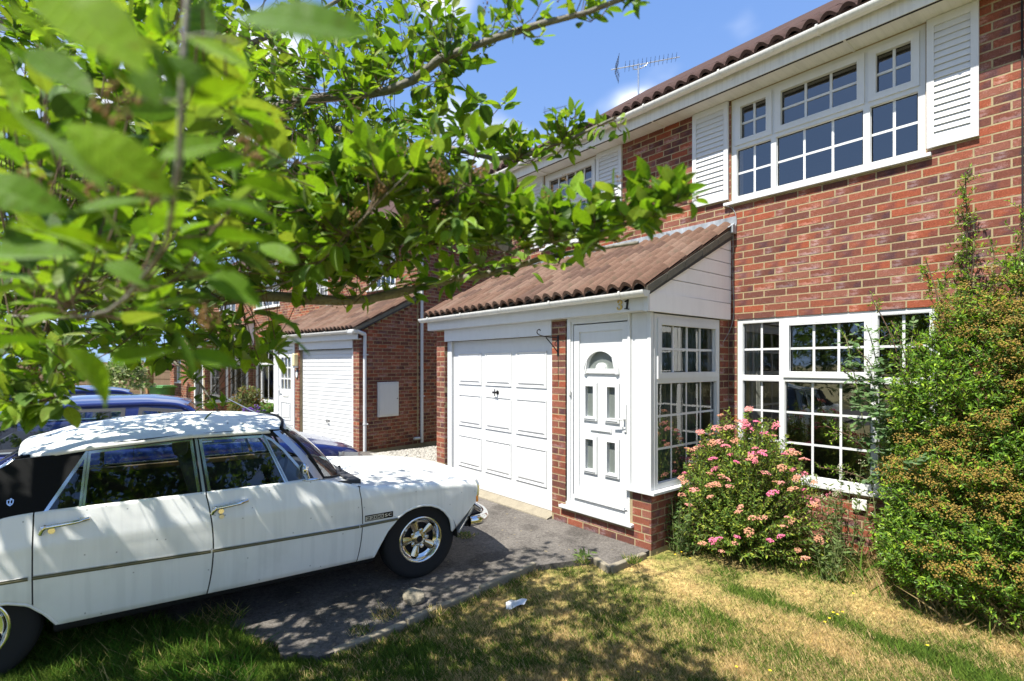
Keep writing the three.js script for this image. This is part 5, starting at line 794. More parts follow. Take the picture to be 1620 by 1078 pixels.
{
  const p = at(257, 662, 17.0), t = thing('wheelie_bin', 'green wheelie bin with a white number, beside the timber porch post', 'wheelie bin', [p.x, 0, p.z], 0.7), green = mat([0.05, 0.17, 0.03], { roughness: 0.5 });
  const g = new THREE.CylinderGeometry(0.36, 0.28, 0.92, 4, 1); g.rotateY(Math.PI / 4).translate(0, 0.53, 0); part('body', metric(g), green, t); part('lid', merge([box(-0.29, 0.29, 0.98, 1.03, -0.31, 0.31, 0.02), box(-0.25, 0.25, 1.02, 1.07, -0.27, 0.24, 0.02)]), green, t); part('handle', cyl(V(-0.24, 1.0, -0.36), V(0.24, 1.0, -0.36), 0.016), green, t);
  for (const x of [-0.24, 0.24]) { const w = part('wheel', lathe([[0.0, -0.03], [0.10, -0.03], [0.10, 0.03], [0, 0.03]], 18), M.rubber, t); w.position.set(x, 0.10, -0.27); }
  const n = new TextGeometry('2', { font, size: 0.2, depth: 0.006, curveSegments: 4 }); n.translate(-0.08, 0.5, 0.245).rotateX(-0.05); part('number', metric(n), M.oldwhite, t);
}
{
  const a = at(352, 627, 7.0), b = at(412, 657, 6.0), t = thing('car_aerial', 'thin pale whip aerial of the blue saloon rising beyond the white roof', 'car aerial', [b.x, b.y, b.z]); const d = a.clone().sub(b); part('rod', cyl(V(0, 0, 0), d, 0.007, 0.004, 6), M.steel, t); part('foot', cyl(V(0, -0.03, 0), V(0, 0.02, 0), 0.022, 0.014, 8), M.rubber, t);
}
// small litter and stones
{
  const p = ground(655, 951), g = new THREE.IcosahedronGeometry(0.075, 3), q = g.attributes.position; for (let i = 0; i < q.count; i++) { const v = V(q.getX(i), q.getY(i), q.getZ(i)), k = 1 + 0.45 * (fbm(v.x * 14 + 5, v.y * 14 + v.z * 11, 3, 1 << 20, 6) - 0.5); q.setXYZ(i, v.x * k * 1.15, v.y * k * 0.75, v.z * k); } g.computeVertexNormals();
  const o = part('stone', metric(g), M.concrete, scene); o.position.set(p.x, 0.03, p.z); tag(o, 'rough grey stone lying on the drive against the edging', 'stone');
  const l = ground(818, 955, -0.03), s = part('litter_scrap', grid(6, 4, (i, j) => { const x = i / 6 - 0.5, y = j / 4 - 0.5; return [x * 0.17 * (1 - 0.4 * Math.abs(y)), 0.012 + 0.012 * Math.sin(x * 5) + 0.01 * Math.cos(y * 6), y * 0.11 * (1 - 0.6 * x)]; }), mat([0.62, 0.63, 0.64], { roughness: 0.5 }), scene); s.position.set(l.x, -0.03, l.z); s.rotation.set(0.1, 0.6, 0.12); tag(s, 'pale crumpled scrap of litter lying on the dry lawn', 'litter');
}
// ---------------------------------------------------------------- plants
function leafGeo(nl, wid, fold, curl, seed = 0, twist = 0) {   // along +y from 0 to 1, face towards +z
  const prof = (t) => wid * Math.pow(Math.sin(Math.PI * Math.pow(t, 0.86)), 0.8) * (t < 0.04 ? t / 0.04 : 1);
  const pos = []; const P = (t, s) => { const w = prof(t) * 0.5, x = w * s, z = fold * Math.abs(x) - curl * t * t + 0.05 * Math.sin(t * 7 + seed) * s * w; const a = twist * t; return [x * Math.cos(a) - z * Math.sin(a) + 0.04 * seed * Math.sin(t * 3) * (seed > 3 ? 1 : 0.3), t, x * Math.sin(a) + z * Math.cos(a)]; };
  const tri = (a, b, c) => pos.push(...a, ...b, ...c);
  for (let i = 0; i < nl; i++) { const a = i / nl, b = (i + 1) / nl; for (const s of [-1, 1]) { const m0 = P(a, 0), m1 = P(b, 0), e0 = P(a, s), e1 = P(b, s); if (s < 0) { if (i) tri(e0, m0, m1); tri(i ? e0 : m0, m1, e1); } else { if (i) tri(m0, e0, e1); tri(m0, i ? e1 : e1, m1); } } }
  const g = new THREE.BufferGeometry(); g.setAttribute('position', new THREE.Float32BufferAttribute(pos, 3)); g.computeVertexNormals(); return metric(g);
}
const leafMat = (c, o = {}) => phys(c, { roughness: 0.92, transmission: 0.55, thickness: 0, clearcoat: 0.16, clearcoatRoughness: 0.35, specularIntensity: 0.35, ...o });
const basisFrom = (d, up) => { const y = d.clone().normalize(), x = up.clone().cross(y); if (x.lengthSq() < 1e-6) x.set(1, 0, 0); x.normalize().negate(); const z = x.clone().cross(y).normalize(); if (z.dot(up) < 0) { z.negate(); x.negate(); } return [x, y, z]; };
function instances(name, g, m, list, parent, colours) {   // list of Matrix4
  const o = shade(new THREE.InstancedMesh(g, m, list.length)); list.forEach((q, i) => { o.setMatrixAt(i, q); if (colours) o.setColorAt(i, colours[i]); }); o.name = parent === scene ? numbered(name) : name; parent.add(o); return stuff(o);
}
const scaleM = (p, [x, y, z], s, sw = s) => new THREE.Matrix4().makeBasis(x.clone().multiplyScalar(sw), y.clone().multiplyScalar(s), z.clone().multiplyScalar(s)).setPosition(p);
const dirRand = (r) => { const z = r() * 2 - 1, a = r() * 6.2832, q = Math.sqrt(1 - z * z); return V(q * Math.cos(a), z, q * Math.sin(a)); };

// ---- the tree beside the camera
{
  const r = rng(2024), tree = thing('leafy_tree', 'broad leafy tree whose boughs with bright green leaves hang across the upper left', 'tree', [0, 0, 0]);
  const root = V(-3.05, -0.1, 1.55);
  const limb = [];   // samples of all boughs: {p, r}
  const bough = (name, pts, r0, r1, seg = 26) => { const c = new THREE.CatmullRomCurve3(pts, false, 'centripetal'); for (let i = 0; i <= 30; i++) limb.push({ p: c.getPointAt(i / 30), r: lerp(r0, r1, i / 30) }); return part(name, taper(pts, r0, r1, seg, 8), bark, tree); };
  const bark = mat([0.27, 0.25, 0.205], { map: rep(T.bark, 6), bumpMap: rep(T.bark, 9), bumpScale: 0.004, roughness: 0.9 });
  const fork = V(-3.0, 1.55, 1.3);
  bough('trunk', [root, V(-3.08, 0.6, 1.5), V(-2.98, 1.2, 1.4), fork], 0.13, 0.095, 16);
  const B = (name, list, r0, r1, from = fork) => bough(name, [from, ...list.map((q) => at(...q))], r0, r1, 36);
  B('branch', [[-260, 470, 2.1], [-30, 436, 2.0], [75, 455, 1.95], [190, 476, 1.95], [310, 478, 1.95], [400, 468, 1.97], [470, 472, 1.98], [560, 476, 1.98], [620, 466, 1.96], [700, 446, 1.92], [790, 430, 1.86], [870, 406, 1.8], [960, 392, 1.72], [1010, 384, 1.66]], 0.055, 0.005);
  B('branch', [[-240, 330, 2.4], [60, 280, 2.5], [250, 245, 2.5], [400, 190, 2.4], [450, 165, 2.3], [540, 152, 2.1], [640, 136, 1.9], [690, 97, 1.8], [760, 70, 1.65], [830, 45, 1.55], [930, 20, 1.45], [1010, -12, 1.38]], 0.06, 0.006);
  B('branch', [[-160, 350, 2.7], [150, 285, 3.0], [330, 250, 3.1], [430, 226, 3.1], [490, 214, 3.05], [545, 203, 2.9], [612, 238, 2.7], [700, 232, 2.25], [800, 252, 2.0], [890, 225, 1.9], [975, 186, 1.8]], 0.052, 0.005);
  B('branch', [[-420, 250, 2.3], [-120, 200, 2.2], [120, 145, 2.3], [300, 100, 2.5], [420, 60, 2.7], [520, 10, 2.8], [620, -60, 2.9]], 0.05, 0.006);
  B('branch', [[-420, 120, 2.0], [-100, -40, 2.0], [200, -170, 2.2], [480, -260, 2.6], [700, -300, 3.0]], 0.055, 0.008);
  B('branch', [[-300, 560, 2.3], [-60, 520, 2.4], [100, 520, 2.6], [210, 545, 2.7], [300, 590, 2.7], [345, 650, 2.65]], 0.035, 0.004);
  const bb = V(-3.0, 2.6, 1.2);
  bough('branch', [fork, bb, V(-3.8, 3.5, 0.7), V(-4.6, 3.9, 0.2), V(-5.4, 4.0, -0.4)], 0.07, 0.01);
  bough('branch', [bb, V(-2.9, 3.5, 0.4), V(-2.9, 3.9, -0.5), V(-3.0, 4.0, -1.2)], 0.055, 0.01);
  bough('branch', [bb, V(-3.6, 3.3, 1.6), V(-4.4, 3.8, 2.0), V(-5.2, 3.9, 2.2)], 0.055, 0.01);
  bough('branch', [bb, V(-2.2, 3.3, 1.4), V(-1.5, 3.6, 1.0), V(-0.9, 3.7, 0.5)], 0.05, 0.01);
  // near, out-of-focus shoots
  const shoot = (list, r0, r1) => bough('shoot', list.map((q) => at(...q)), r0 * 0.7, r1 * 0.7, 18);
  shoot([[330, -170, 0.60], [296, -30, 0.48], [291, 70, 0.46], [281, 160, 0.46], [284, 260, 0.47], [276, 345, 0.5], [238, 425, 0.6], [180, 488, 0.72], [110, 502, 0.9], [20, 500, 1.4]], 0.0032, 0.005);
  shoot([[284, 160, 0.46], [240, 160, 0.45], [205, 150, 0.43]], 0.0022, 0.001);
  shoot([[291, 60, 0.46], [330, 55, 0.45], [380, 70, 0.44]], 0.0022, 0.001);
  shoot([[310, 478, 1.95], [470, 440, 1.7], [560, 360, 1.45], [610, 310, 1.3], [650, 270, 1.22]], 0.008, 0.002);
  shoot([[700, 446, 1.92], [800, 400, 1.6], [930, 372, 1.4], [1020, 340, 1.3], [1068, 312, 1.26]], 0.007, 0.0018);
  shoot([[560, 476, 1.98], [640, 400, 1.7], [690, 340, 1.5], [740, 290, 1.4]], 0.007, 0.002);
  shoot([[470, 472, 1.98], [480, 390, 1.8], [520, 330, 1.65], [560, 280, 1.6]], 0.007, 0.002);
  shoot([[75, 455, 1.95], [70, 520, 1.8], [60, 570, 1.6], [90, 630, 1.5]], 0.012, 0.002);

  const clusters = [];   // {p, d, n, len}
  const ell = (n, px, py, rx, ry, t0, t1, len = 0.085, k = 6) => { for (let i = 0; i < n; i++) { const a = r() * 6.2832, q = Math.sqrt(r()); clusters.push({ p: at(px + rx * q * Math.cos(a), py + ry * q * Math.sin(a), lerp(t0, t1, r())), len, k }); } };
  // along the boughs in view
  const along = (n, list, spread, len, k = 6) => { for (let i = 0; i < n; i++) { const f = r() * (list.length - 1), a = list[Math.floor(f)], b = list[Math.floor(f) + 1], t = f % 1, p = at(lerp(a[0], b[0], t), lerp(a[1], b[1], t), lerp(a[2], b[2], t)); p.add(dirRand(r).multiplyScalar(spread * Math.sqrt(r()))); p.y += spread * 0.25; clusters.push({ p, len, k }); } };
  along(85, [[400, 182, 2.4], [540, 140, 2.1], [640, 118, 1.9], [700, 80, 1.8]], 0.22, 0.07);
  along(34, [[690, 75, 1.8], [760, 48, 1.65], [830, 28, 1.55], [930, 8, 1.45], [1005, -4, 1.38]], 0.085, 0.052, 5);
  along(80, [[420, 215, 3.1], [545, 205, 2.9], [700, 225, 2.25], [760, 235, 2.1]], 0.26, 0.08);
  along(48, [[760, 238, 2.1], [830, 235, 1.97], [900, 215, 1.9], [965, 188, 1.8]], 0.085, 0.056, 5);
  along(95, [[470, 420, 1.9], [600, 400, 1.8], [720, 380, 1.7], [800, 375, 1.6]], 0.20, 0.078);
  along(78, [[700, 335, 1.5], [860, 360, 1.5], [950, 352, 1.4], [1045, 325, 1.3]], 0.09, 0.072, 6);
  along(80, [[480, 330, 1.7], [560, 290, 1.55], [640, 290, 1.4], [720, 310, 1.4]], 0.15, 0.08);
  along(10, [[1040, 310, 1.3], [1072, 292, 1.26]], 0.03, 0.066, 4);
  along(44, [[480, 465, 1.95], [600, 462, 1.95], [700, 442, 1.9], [800, 424, 1.85], [900, 398, 1.75]], 0.10, 0.075, 4);
  ell(90, 480, 95, 140, 95, 2.4, 3.6, 0.075); ell(40, 620, 20, 110, 60, 2.4, 3.2, 0.072); ell(70, 560, 230, 150, 70, 2.2, 3.4, 0.072);
  // the dense left part
  ell(330, 210, 130, 260, 170, 1.5, 3.6); ell(330, 180, 330, 260, 130, 1.5, 3.6); ell(210, 150, 470, 210, 80, 1.6, 3.6); ell(60, 40, 585, 95, 60, 1.3, 2.2); ell(110, 430, 360, 110, 95, 1.4, 2.6); ell(50, 330, 540, 140, 40, 1.8, 2.8); ell(70, 560, 330, 110, 80, 1.4, 2.4);
  ell(120, 200, 270, 250, 220, 0.75, 1.4, 0.08, 5);
  along(9, [[300, 592, 2.7], [325, 630, 2.68], [345, 655, 2.65]], 0.07, 0.075, 4);
  // the crown above and behind the camera's left: it shades the car and the near lawn
  const shadeTo = (n, x0, x1, z0, z1, y0, y1) => { for (let i = 0; i < n; i++) { const y = lerp(y0, y1, r()), gx = lerp(x0, x1, r()), gz = lerp(z0, z1, r()), k = y / SUN.y; clusters.push({ p: V(gx + SUN.x * k, y, gz + SUN.z * k), len: 0.085, k: 6 }); } };
  shadeTo(330, -6.2, -3.6, -2.3, 0.7, 2.7, 4.2);      // over the white car and its tail
  shadeTo(120, -3.7, -2.2, -1.9, 0.6, 2.5, 4.0);       // over the grass by the kerb
  shadeTo(30, -3.1, -2.3, -3.2, -2.6, 3.0, 4.2);     // the shade patch on the lawn
  shadeTo(60, -3.9, -3.2, -2.6, -1.6, 2.8, 4.0);
  shadeTo(16, -2.6, -1.9, -2.3, -1.2, 3.0, 4.2);
  for (let i = 0; i < 110; i++) clusters.push({ p: V(-3.1, 3.2, 1.3).add(dirRand(r).multiply(V(2.2, 1.2, 1.7)).multiplyScalar(0.55 + 0.45 * r())), len: 0.085, k: 6 });

  const twigs = [], leaves = [], berries = [];
  const petiole = (p, d, len, up, shadeK = 1) => { const wob = dirRand(r).multiplyScalar(0.55), n = up.clone().add(wob).normalize(), [x, y, z] = basisFrom(d, n), s = len * lerp(0.45, 1.02, Math.sqrt(r())); leaves.push({ p: p.clone(), m: scaleM(p, [x, y, z], s, s * lerp(0.9, 1.1, r())), s }); };
  for (const c of clusters) {
    // the twig runs back towards the nearest bough
    let best = null, bd = 1e9; for (const l of limb) { const d = l.p.distanceToSquared(c.p); if (d < bd && l.r < 0.1) { bd = d; best = l; } }
    const back = best.p.clone().sub(c.p), L = Math.min(back.length(), c.p.distanceTo(camera.position) < 1.5 ? 0.12 : 0.3); back.normalize();
    const grow = back.clone().negate().add(V(0, 0.55, 0)).add(dirRand(r).multiplyScalar(0.5)).normalize();
    const e = c.p.clone(), s0 = c.p.clone().addScaledVector(back, L).add(dirRand(r).multiplyScalar(0.01)), mid = c.p.clone().addScaledVector(back, L * 0.5).add(V(0, -0.02 - 0.03 * r(), 0)).addScaledVector(dirRand(r), 0.015);
    const g = new THREE.TubeGeometry(new THREE.QuadraticBezierCurve3(s0, mid, e), 3, 0.0016, 4, false); twigs.push(metric(g));
    const n = Math.round(c.k * lerp(0.8, 1.25, r()));
    for (let i = 0; i < n; i++) {
      const a = i * 2.4 + r(), t = i / n, side = dirRand(r).cross(grow).normalize(), d = grow.clone().multiplyScalar(lerp(0.25, 0.95, t)).addScaledVector(side, lerp(1.0, 0.5, t)).normalize(), p = e.clone().addScaledVector(grow, -0.05 * (1 - t)).addScaledVector(d, 0.006);
      petiole(p, d, c.len, V(0, 1, 0).addScaledVector(grow, 0.35));
    }
    if (r() < 0.16) berries.push(e.clone().addScaledVector(grow, 0.03));
  }
  // large near leaves, well out of focus
  const near = [[470, 22, 0.34, 0.115, 0, 1], [150, 40, 0.36, 0.12, 0.75, 1], [70, 60, 0.42, 0.10, 0.6, 0], [350, 145, 0.46, 0.07, -0.45, 0], [255, 110, 0.46, 0.055, 1.2, 0], [235, 135, 0.42, 0.05, 1.1, 1], [350, 85, 0.44, 0.07, 0.35, 1], [100, 225, 0.40, 0.115, 0.5, 0], [190, 245, 0.42, 0.11, 0.55, 1], [60, 215, 0.42, 0.10, 0.25, 0], [310, 118, 0.45, 0.06, 0.6, 1], [330, 20, 0.4, 0.05, 1.0, 0], [400, 330, 0.5, 0.10, -0.05, 1], [360, 255, 0.52, 0.07, -0.3, 0], [90, 370, 0.55, 0.10, 0.15, 0], [50, 405, 0.5, 0.11, 0.1, 1], [130, 385, 0.55, 0.09, 0.3, 0], [230, 560, 0.6, 0.11, -0.3, 0], [150, 590, 0.62, 0.10, 0.9, 1], [285, 565, 0.58, 0.085, 1.3, 0], [340, 570, 0.60, 0.07, 0.4, 1], [370, 455, 0.62, 0.10, 0.45, 1], [40, 540, 0.62, 0.09, -0.2, 0], [380, 375, 0.6, 0.08, 0.0, 0], [200, 430, 0.62, 0.08, 0.4, 1], [100, 120, 0.5, 0.10, 0.7, 1], [430, 300, 0.55, 0.08, 0.1, 0], [10, 130, 0.5, 0.11, 0.9, 0], [20, 300, 0.5, 0.11, 0.3, 1], [260, 300, 0.5, 0.06, 0.9, 0], [300, 230, 0.52, 0.08, -0.6, 1], [180, 330, 0.55, 0.09, -0.2, 1], [330, 410, 0.6, 0.09, 0.5, 0], [440, 400, 0.75, 0.085, 0.4, 1], [470, 540, 0.95, 0.085, 0.5, 0], [455, 510, 0.95, 0.08, 0.3, 1], [430, 385, 0.8, 0.085, 0.2, 0]];
  const right = V(0.6416, 0, -0.7671), fwd = V(-0.7671, 0, -0.6415);
  for (const [px, py, t, len, a, f] of near) { const d = right.clone().multiplyScalar(Math.cos(a)).add(V(0, -Math.sin(a), 0)).addScaledVector(fwd, (r() - 0.35) * 0.7).normalize(), p = at(px, py, t).addScaledVector(d, -len * 0.4), up = V(0, 0.9, 0).addScaledVector(fwd, f ? -0.75 : 0.25).addScaledVector(right, (r() - 0.5) * 0.5), [x, y, z] = basisFrom(d, up.normalize()); leaves.push({ p, m: scaleM(p, [x, y, z], len * 0.8, len * 0.8), s: len, near: 1 }); }
  const lg = [leafGeo(6, 0.50, 0.28, 0.10, 0), leafGeo(6, 0.46, 0.4, 0.16, 1), leafGeo(6, 0.54, 0.22, 0.02, 2), leafGeo(6, 0.48, 0.35, -0.08, 3), leafGeo(7, 0.42, 0.55, 0.30, 1, 0.7), leafGeo(7, 0.50, 0.15, 0.22, 2, -0.6)];
  const LC = [[0.30, 0.42, 0.03], [0.07, 0.155, 0.014], [0.19, 0.30, 0.03], [0.21, 0.40, 0.012], [0.25, 0.45, 0.014], [0.15, 0.31, 0.012], [0.32, 0.52, 0.018], [0.11, 0.24, 0.014], [0.23, 0.43, 0.010]];
  const nm = [[0.10, 0.23, 0.006], [0.16, 0.32, 0.008], [0.24, 0.42, 0.010], [0.12, 0.26, 0.008]].map((c) => leafMat(c, { map: T.leaf, bumpMap: T.vein, bumpScale: 0.0012, clearcoat: 0.05, specularIntensity: 0.2 }));
  const lm = LC.map((c) => leafMat(c, { map: T.leaf, bumpMap: T.vein, bumpScale: 0.0012 })), im = leafMat([1, 1, 1], { map: T.leaf });
  for (const l of leaves) { const s = seen(l.p); l.area = s[2] > 0.2 && s[0] > -60 && s[0] < 1680 && s[1] > -60 && s[1] < 1100 ? l.s / s[2] : 0; }
  const order = [...leaves].sort((a, b) => b.area - a.area), own = order.slice(0, 300), rest = order.slice(300);
  for (const l of own) { const o = part('leaf', lg[Math.floor(r() * 6)], l.near ? nm[Math.floor(r() * 4)] : lm[Math.floor(r() * 9)], tree); o.applyMatrix4(l.m); }
  const groups = lg.map(() => []), cols = lg.map(() => []);
  for (const l of rest) { const k = Math.floor(r() * 6), c = LC[Math.floor(r() * 9)], f = lerp(0.75, 1.15, r()); groups[k].push(l.m); cols[k].push(col(c[0] * f, c[1] * f, c[2] * f)); }
  groups.forEach((g, k) => instances('foliage', lg[k], im, g, tree, cols[k]));
  stuff(part('twigs', mergeGeometries(twigs), mat([0.085, 0.055, 0.028], { roughness: 0.9 }), tree));
  { const dots = [], bm = [], ico = metric(new THREE.IcosahedronGeometry(1, 0)); for (const p of berries) for (let k = 0; k < 9; k++) { const q = p.clone().addScaledVector(dirRand(r), 0.02 * Math.cbrt(r())), s = lerp(0.0014, 0.0034, r()); dots.push(new THREE.Matrix4().makeScale(s, s, s).setPosition(q)); const f = r(); bm.push(col(lerp(0.09, 0.24, f), lerp(0.055, 0.13, f), lerp(0.02, 0.04, f))); }
    for (const [px, py, t] of [[185, 165, 0.5], [240, 300, 0.6], [390, 235, 0.6], [160, 300, 0.65], [330, 500, 0.7], [60, 290, 0.6], [690, 262, 1.25], [760, 270, 1.25], [600, 300, 1.3], [700, 282, 1.25], [560, 340, 1.4], [640, 350, 1.35], [840, 390, 1.5]]) { const c = at(px, py, t); for (let k = 0; k < 34; k++) { const q = c.clone().addScaledVector(dirRand(r), 0.02 * Math.cbrt(r())), s = lerp(0.0012, 0.0030, r()); dots.push(new THREE.Matrix4().makeScale(s, s * 1.5, s).setPosition(q)); const f = r(); bm.push(col(lerp(0.09, 0.26, f), lerp(0.055, 0.14, f), lerp(0.015, 0.045, f))); } }
    instances('withered_blossom', ico, mat([1, 1, 1], { roughness: 0.9 }), dots, tree, bm); }
}

// ---- general shrub filler: leaves in an ellipsoid of shoots
function shoots(r, n, pick, len, lpn, lsize, out, stems, up = 0.7) {   // pick() -> [base, tip]
  for (let i = 0; i < n; i++) {
    const [a, b] = pick(), d = b.clone().sub(a), L = d.length(); d.normalize();
    if (stems) stems.push(cyl(a, b, 0.0028, 0.0014, 4));
    const m = Math.max(2, Math.round(L / len));
    for (let k = 0; k < m; k++) for (let q = 0; q < lpn; q++) {
      const p = a.clone().lerp(b, (k + r()) / m), e = dirRand(r).cross(d).normalize().addScaledVector(d, 0.75).normalize(), n2 = V(0, 1, 0).multiplyScalar(up).add(dirRand(r).multiplyScalar(0.6)).normalize(), s = lsize * lerp(0.65, 1.25, r());
      out.push(scaleM(p, basisFrom(e, n2), s, s * lerp(0.85, 1.1, r())));
    }
  }
}
const tint = (r, list, n, c, v = 0.25) => Array.from({ length: n }, () => { const a = c[Math.floor(r() * c.length)], f = 1 + (r() - 0.5) * 2 * v; return col(a[0] * f, a[1] * f, a[2] * f); });

// ---- pink-flowered shrub by the porch
{
  const r = rng(31), C = V(-2.40, 0.0, -4.86), shrub = thing('flowering_shrub', 'rounded green shrub with flat pink flower heads in the corner between porch and window', 'shrub', [0, 0, 0]);
  const tips = [], out = [], stems = [];
  const shape = (a, e) => { const rx = 0.68 + 0.08 * Math.sin(a * 3 + 1), rz = 0.56, h = 1.02 + 0.16 * Math.sin(a * 2.3 + 0.4); return V(C.x + rx * Math.cos(a) * Math.cos(e) * (0.86 + 0.2 * r()), 0.08 + h * Math.sin(e) * (0.86 + 0.24 * r()), C.z + rz * Math.sin(a) * Math.cos(e) * (0.86 + 0.2 * r())); };
  shoots(r, 1500, () => { const a = r() * 6.2832, e = Math.asin(Math.pow(r(), 0.8)), tip = shape(a, e), base = V(C.x + (tip.x - C.x) * 0.45, tip.y * 0.5, C.z + (tip.z - C.z) * 0.45); tips.push([tip, a, e]); return [base, tip]; }, 0.032, 2, 0.037, out, stems);
  const g = leafGeo(3, 0.36, 0.3, 0.1);
  instances('foliage', g, leafMat([1, 1, 1], { clearcoat: 0.2 }), out, shrub, tint(r, 0, out.length, [[0.18, 0.31, 0.03], [0.13, 0.24, 0.022], [0.28, 0.38, 0.035], [0.09, 0.18, 0.02], [0.37, 0.43, 0.045]]));
  stuff(part('stems', mergeGeometries(stems), mat([0.12, 0.075, 0.04], { roughness: 0.9 }), shrub));
  const headGeo = [1, 2, 3, 4].map((s) => { const q = rng(s * 17), parts = []; for (let i = 0; i < 46; i++) { const a = q() * 6.2832, d = Math.sqrt(q()), ic = new THREE.IcosahedronGeometry(lerp(0.0035, 0.0062, q()), 0); ic.scale(1, 0.8, 1).translate(0.036 * d * Math.cos(a), 0.010 * (1 - d * d) + 0.005 * q(), 0.03 * d * Math.sin(a)); parts.push(ic); } return merge(parts); });
  const fm = [[0.64, 0.17, 0.22], [0.64, 0.25, 0.22], [0.60, 0.27, 0.18], [0.52, 0.24, 0.14], [0.66, 0.14, 0.26], [0.46, 0.22, 0.12]].map((c) => phys(c, { roughness: 0.95, transmission: 0.2, thickness: 0 }));
  let n = 0; for (const [tip, a, e] of tips) { if (n >= 125 || r() > 0.2 || (Math.sin(a) < -0.25 && e < 0.9)) continue; n++; const fresh = tip.y > 0.75, o = part('flower_head', headGeo[Math.floor(r() * 4)], fm[Math.floor(fresh ? r() * 5 : 1 + r() * 5)], shrub); o.position.copy(tip).add(V(0, 0.012, 0)); o.rotation.set((r() - 0.5) * 0.8 + 0.25, r() * 6.28, (r() - 0.5) * 0.8); o.scale.setScalar(lerp(0.8, 1.5, r())); }
}
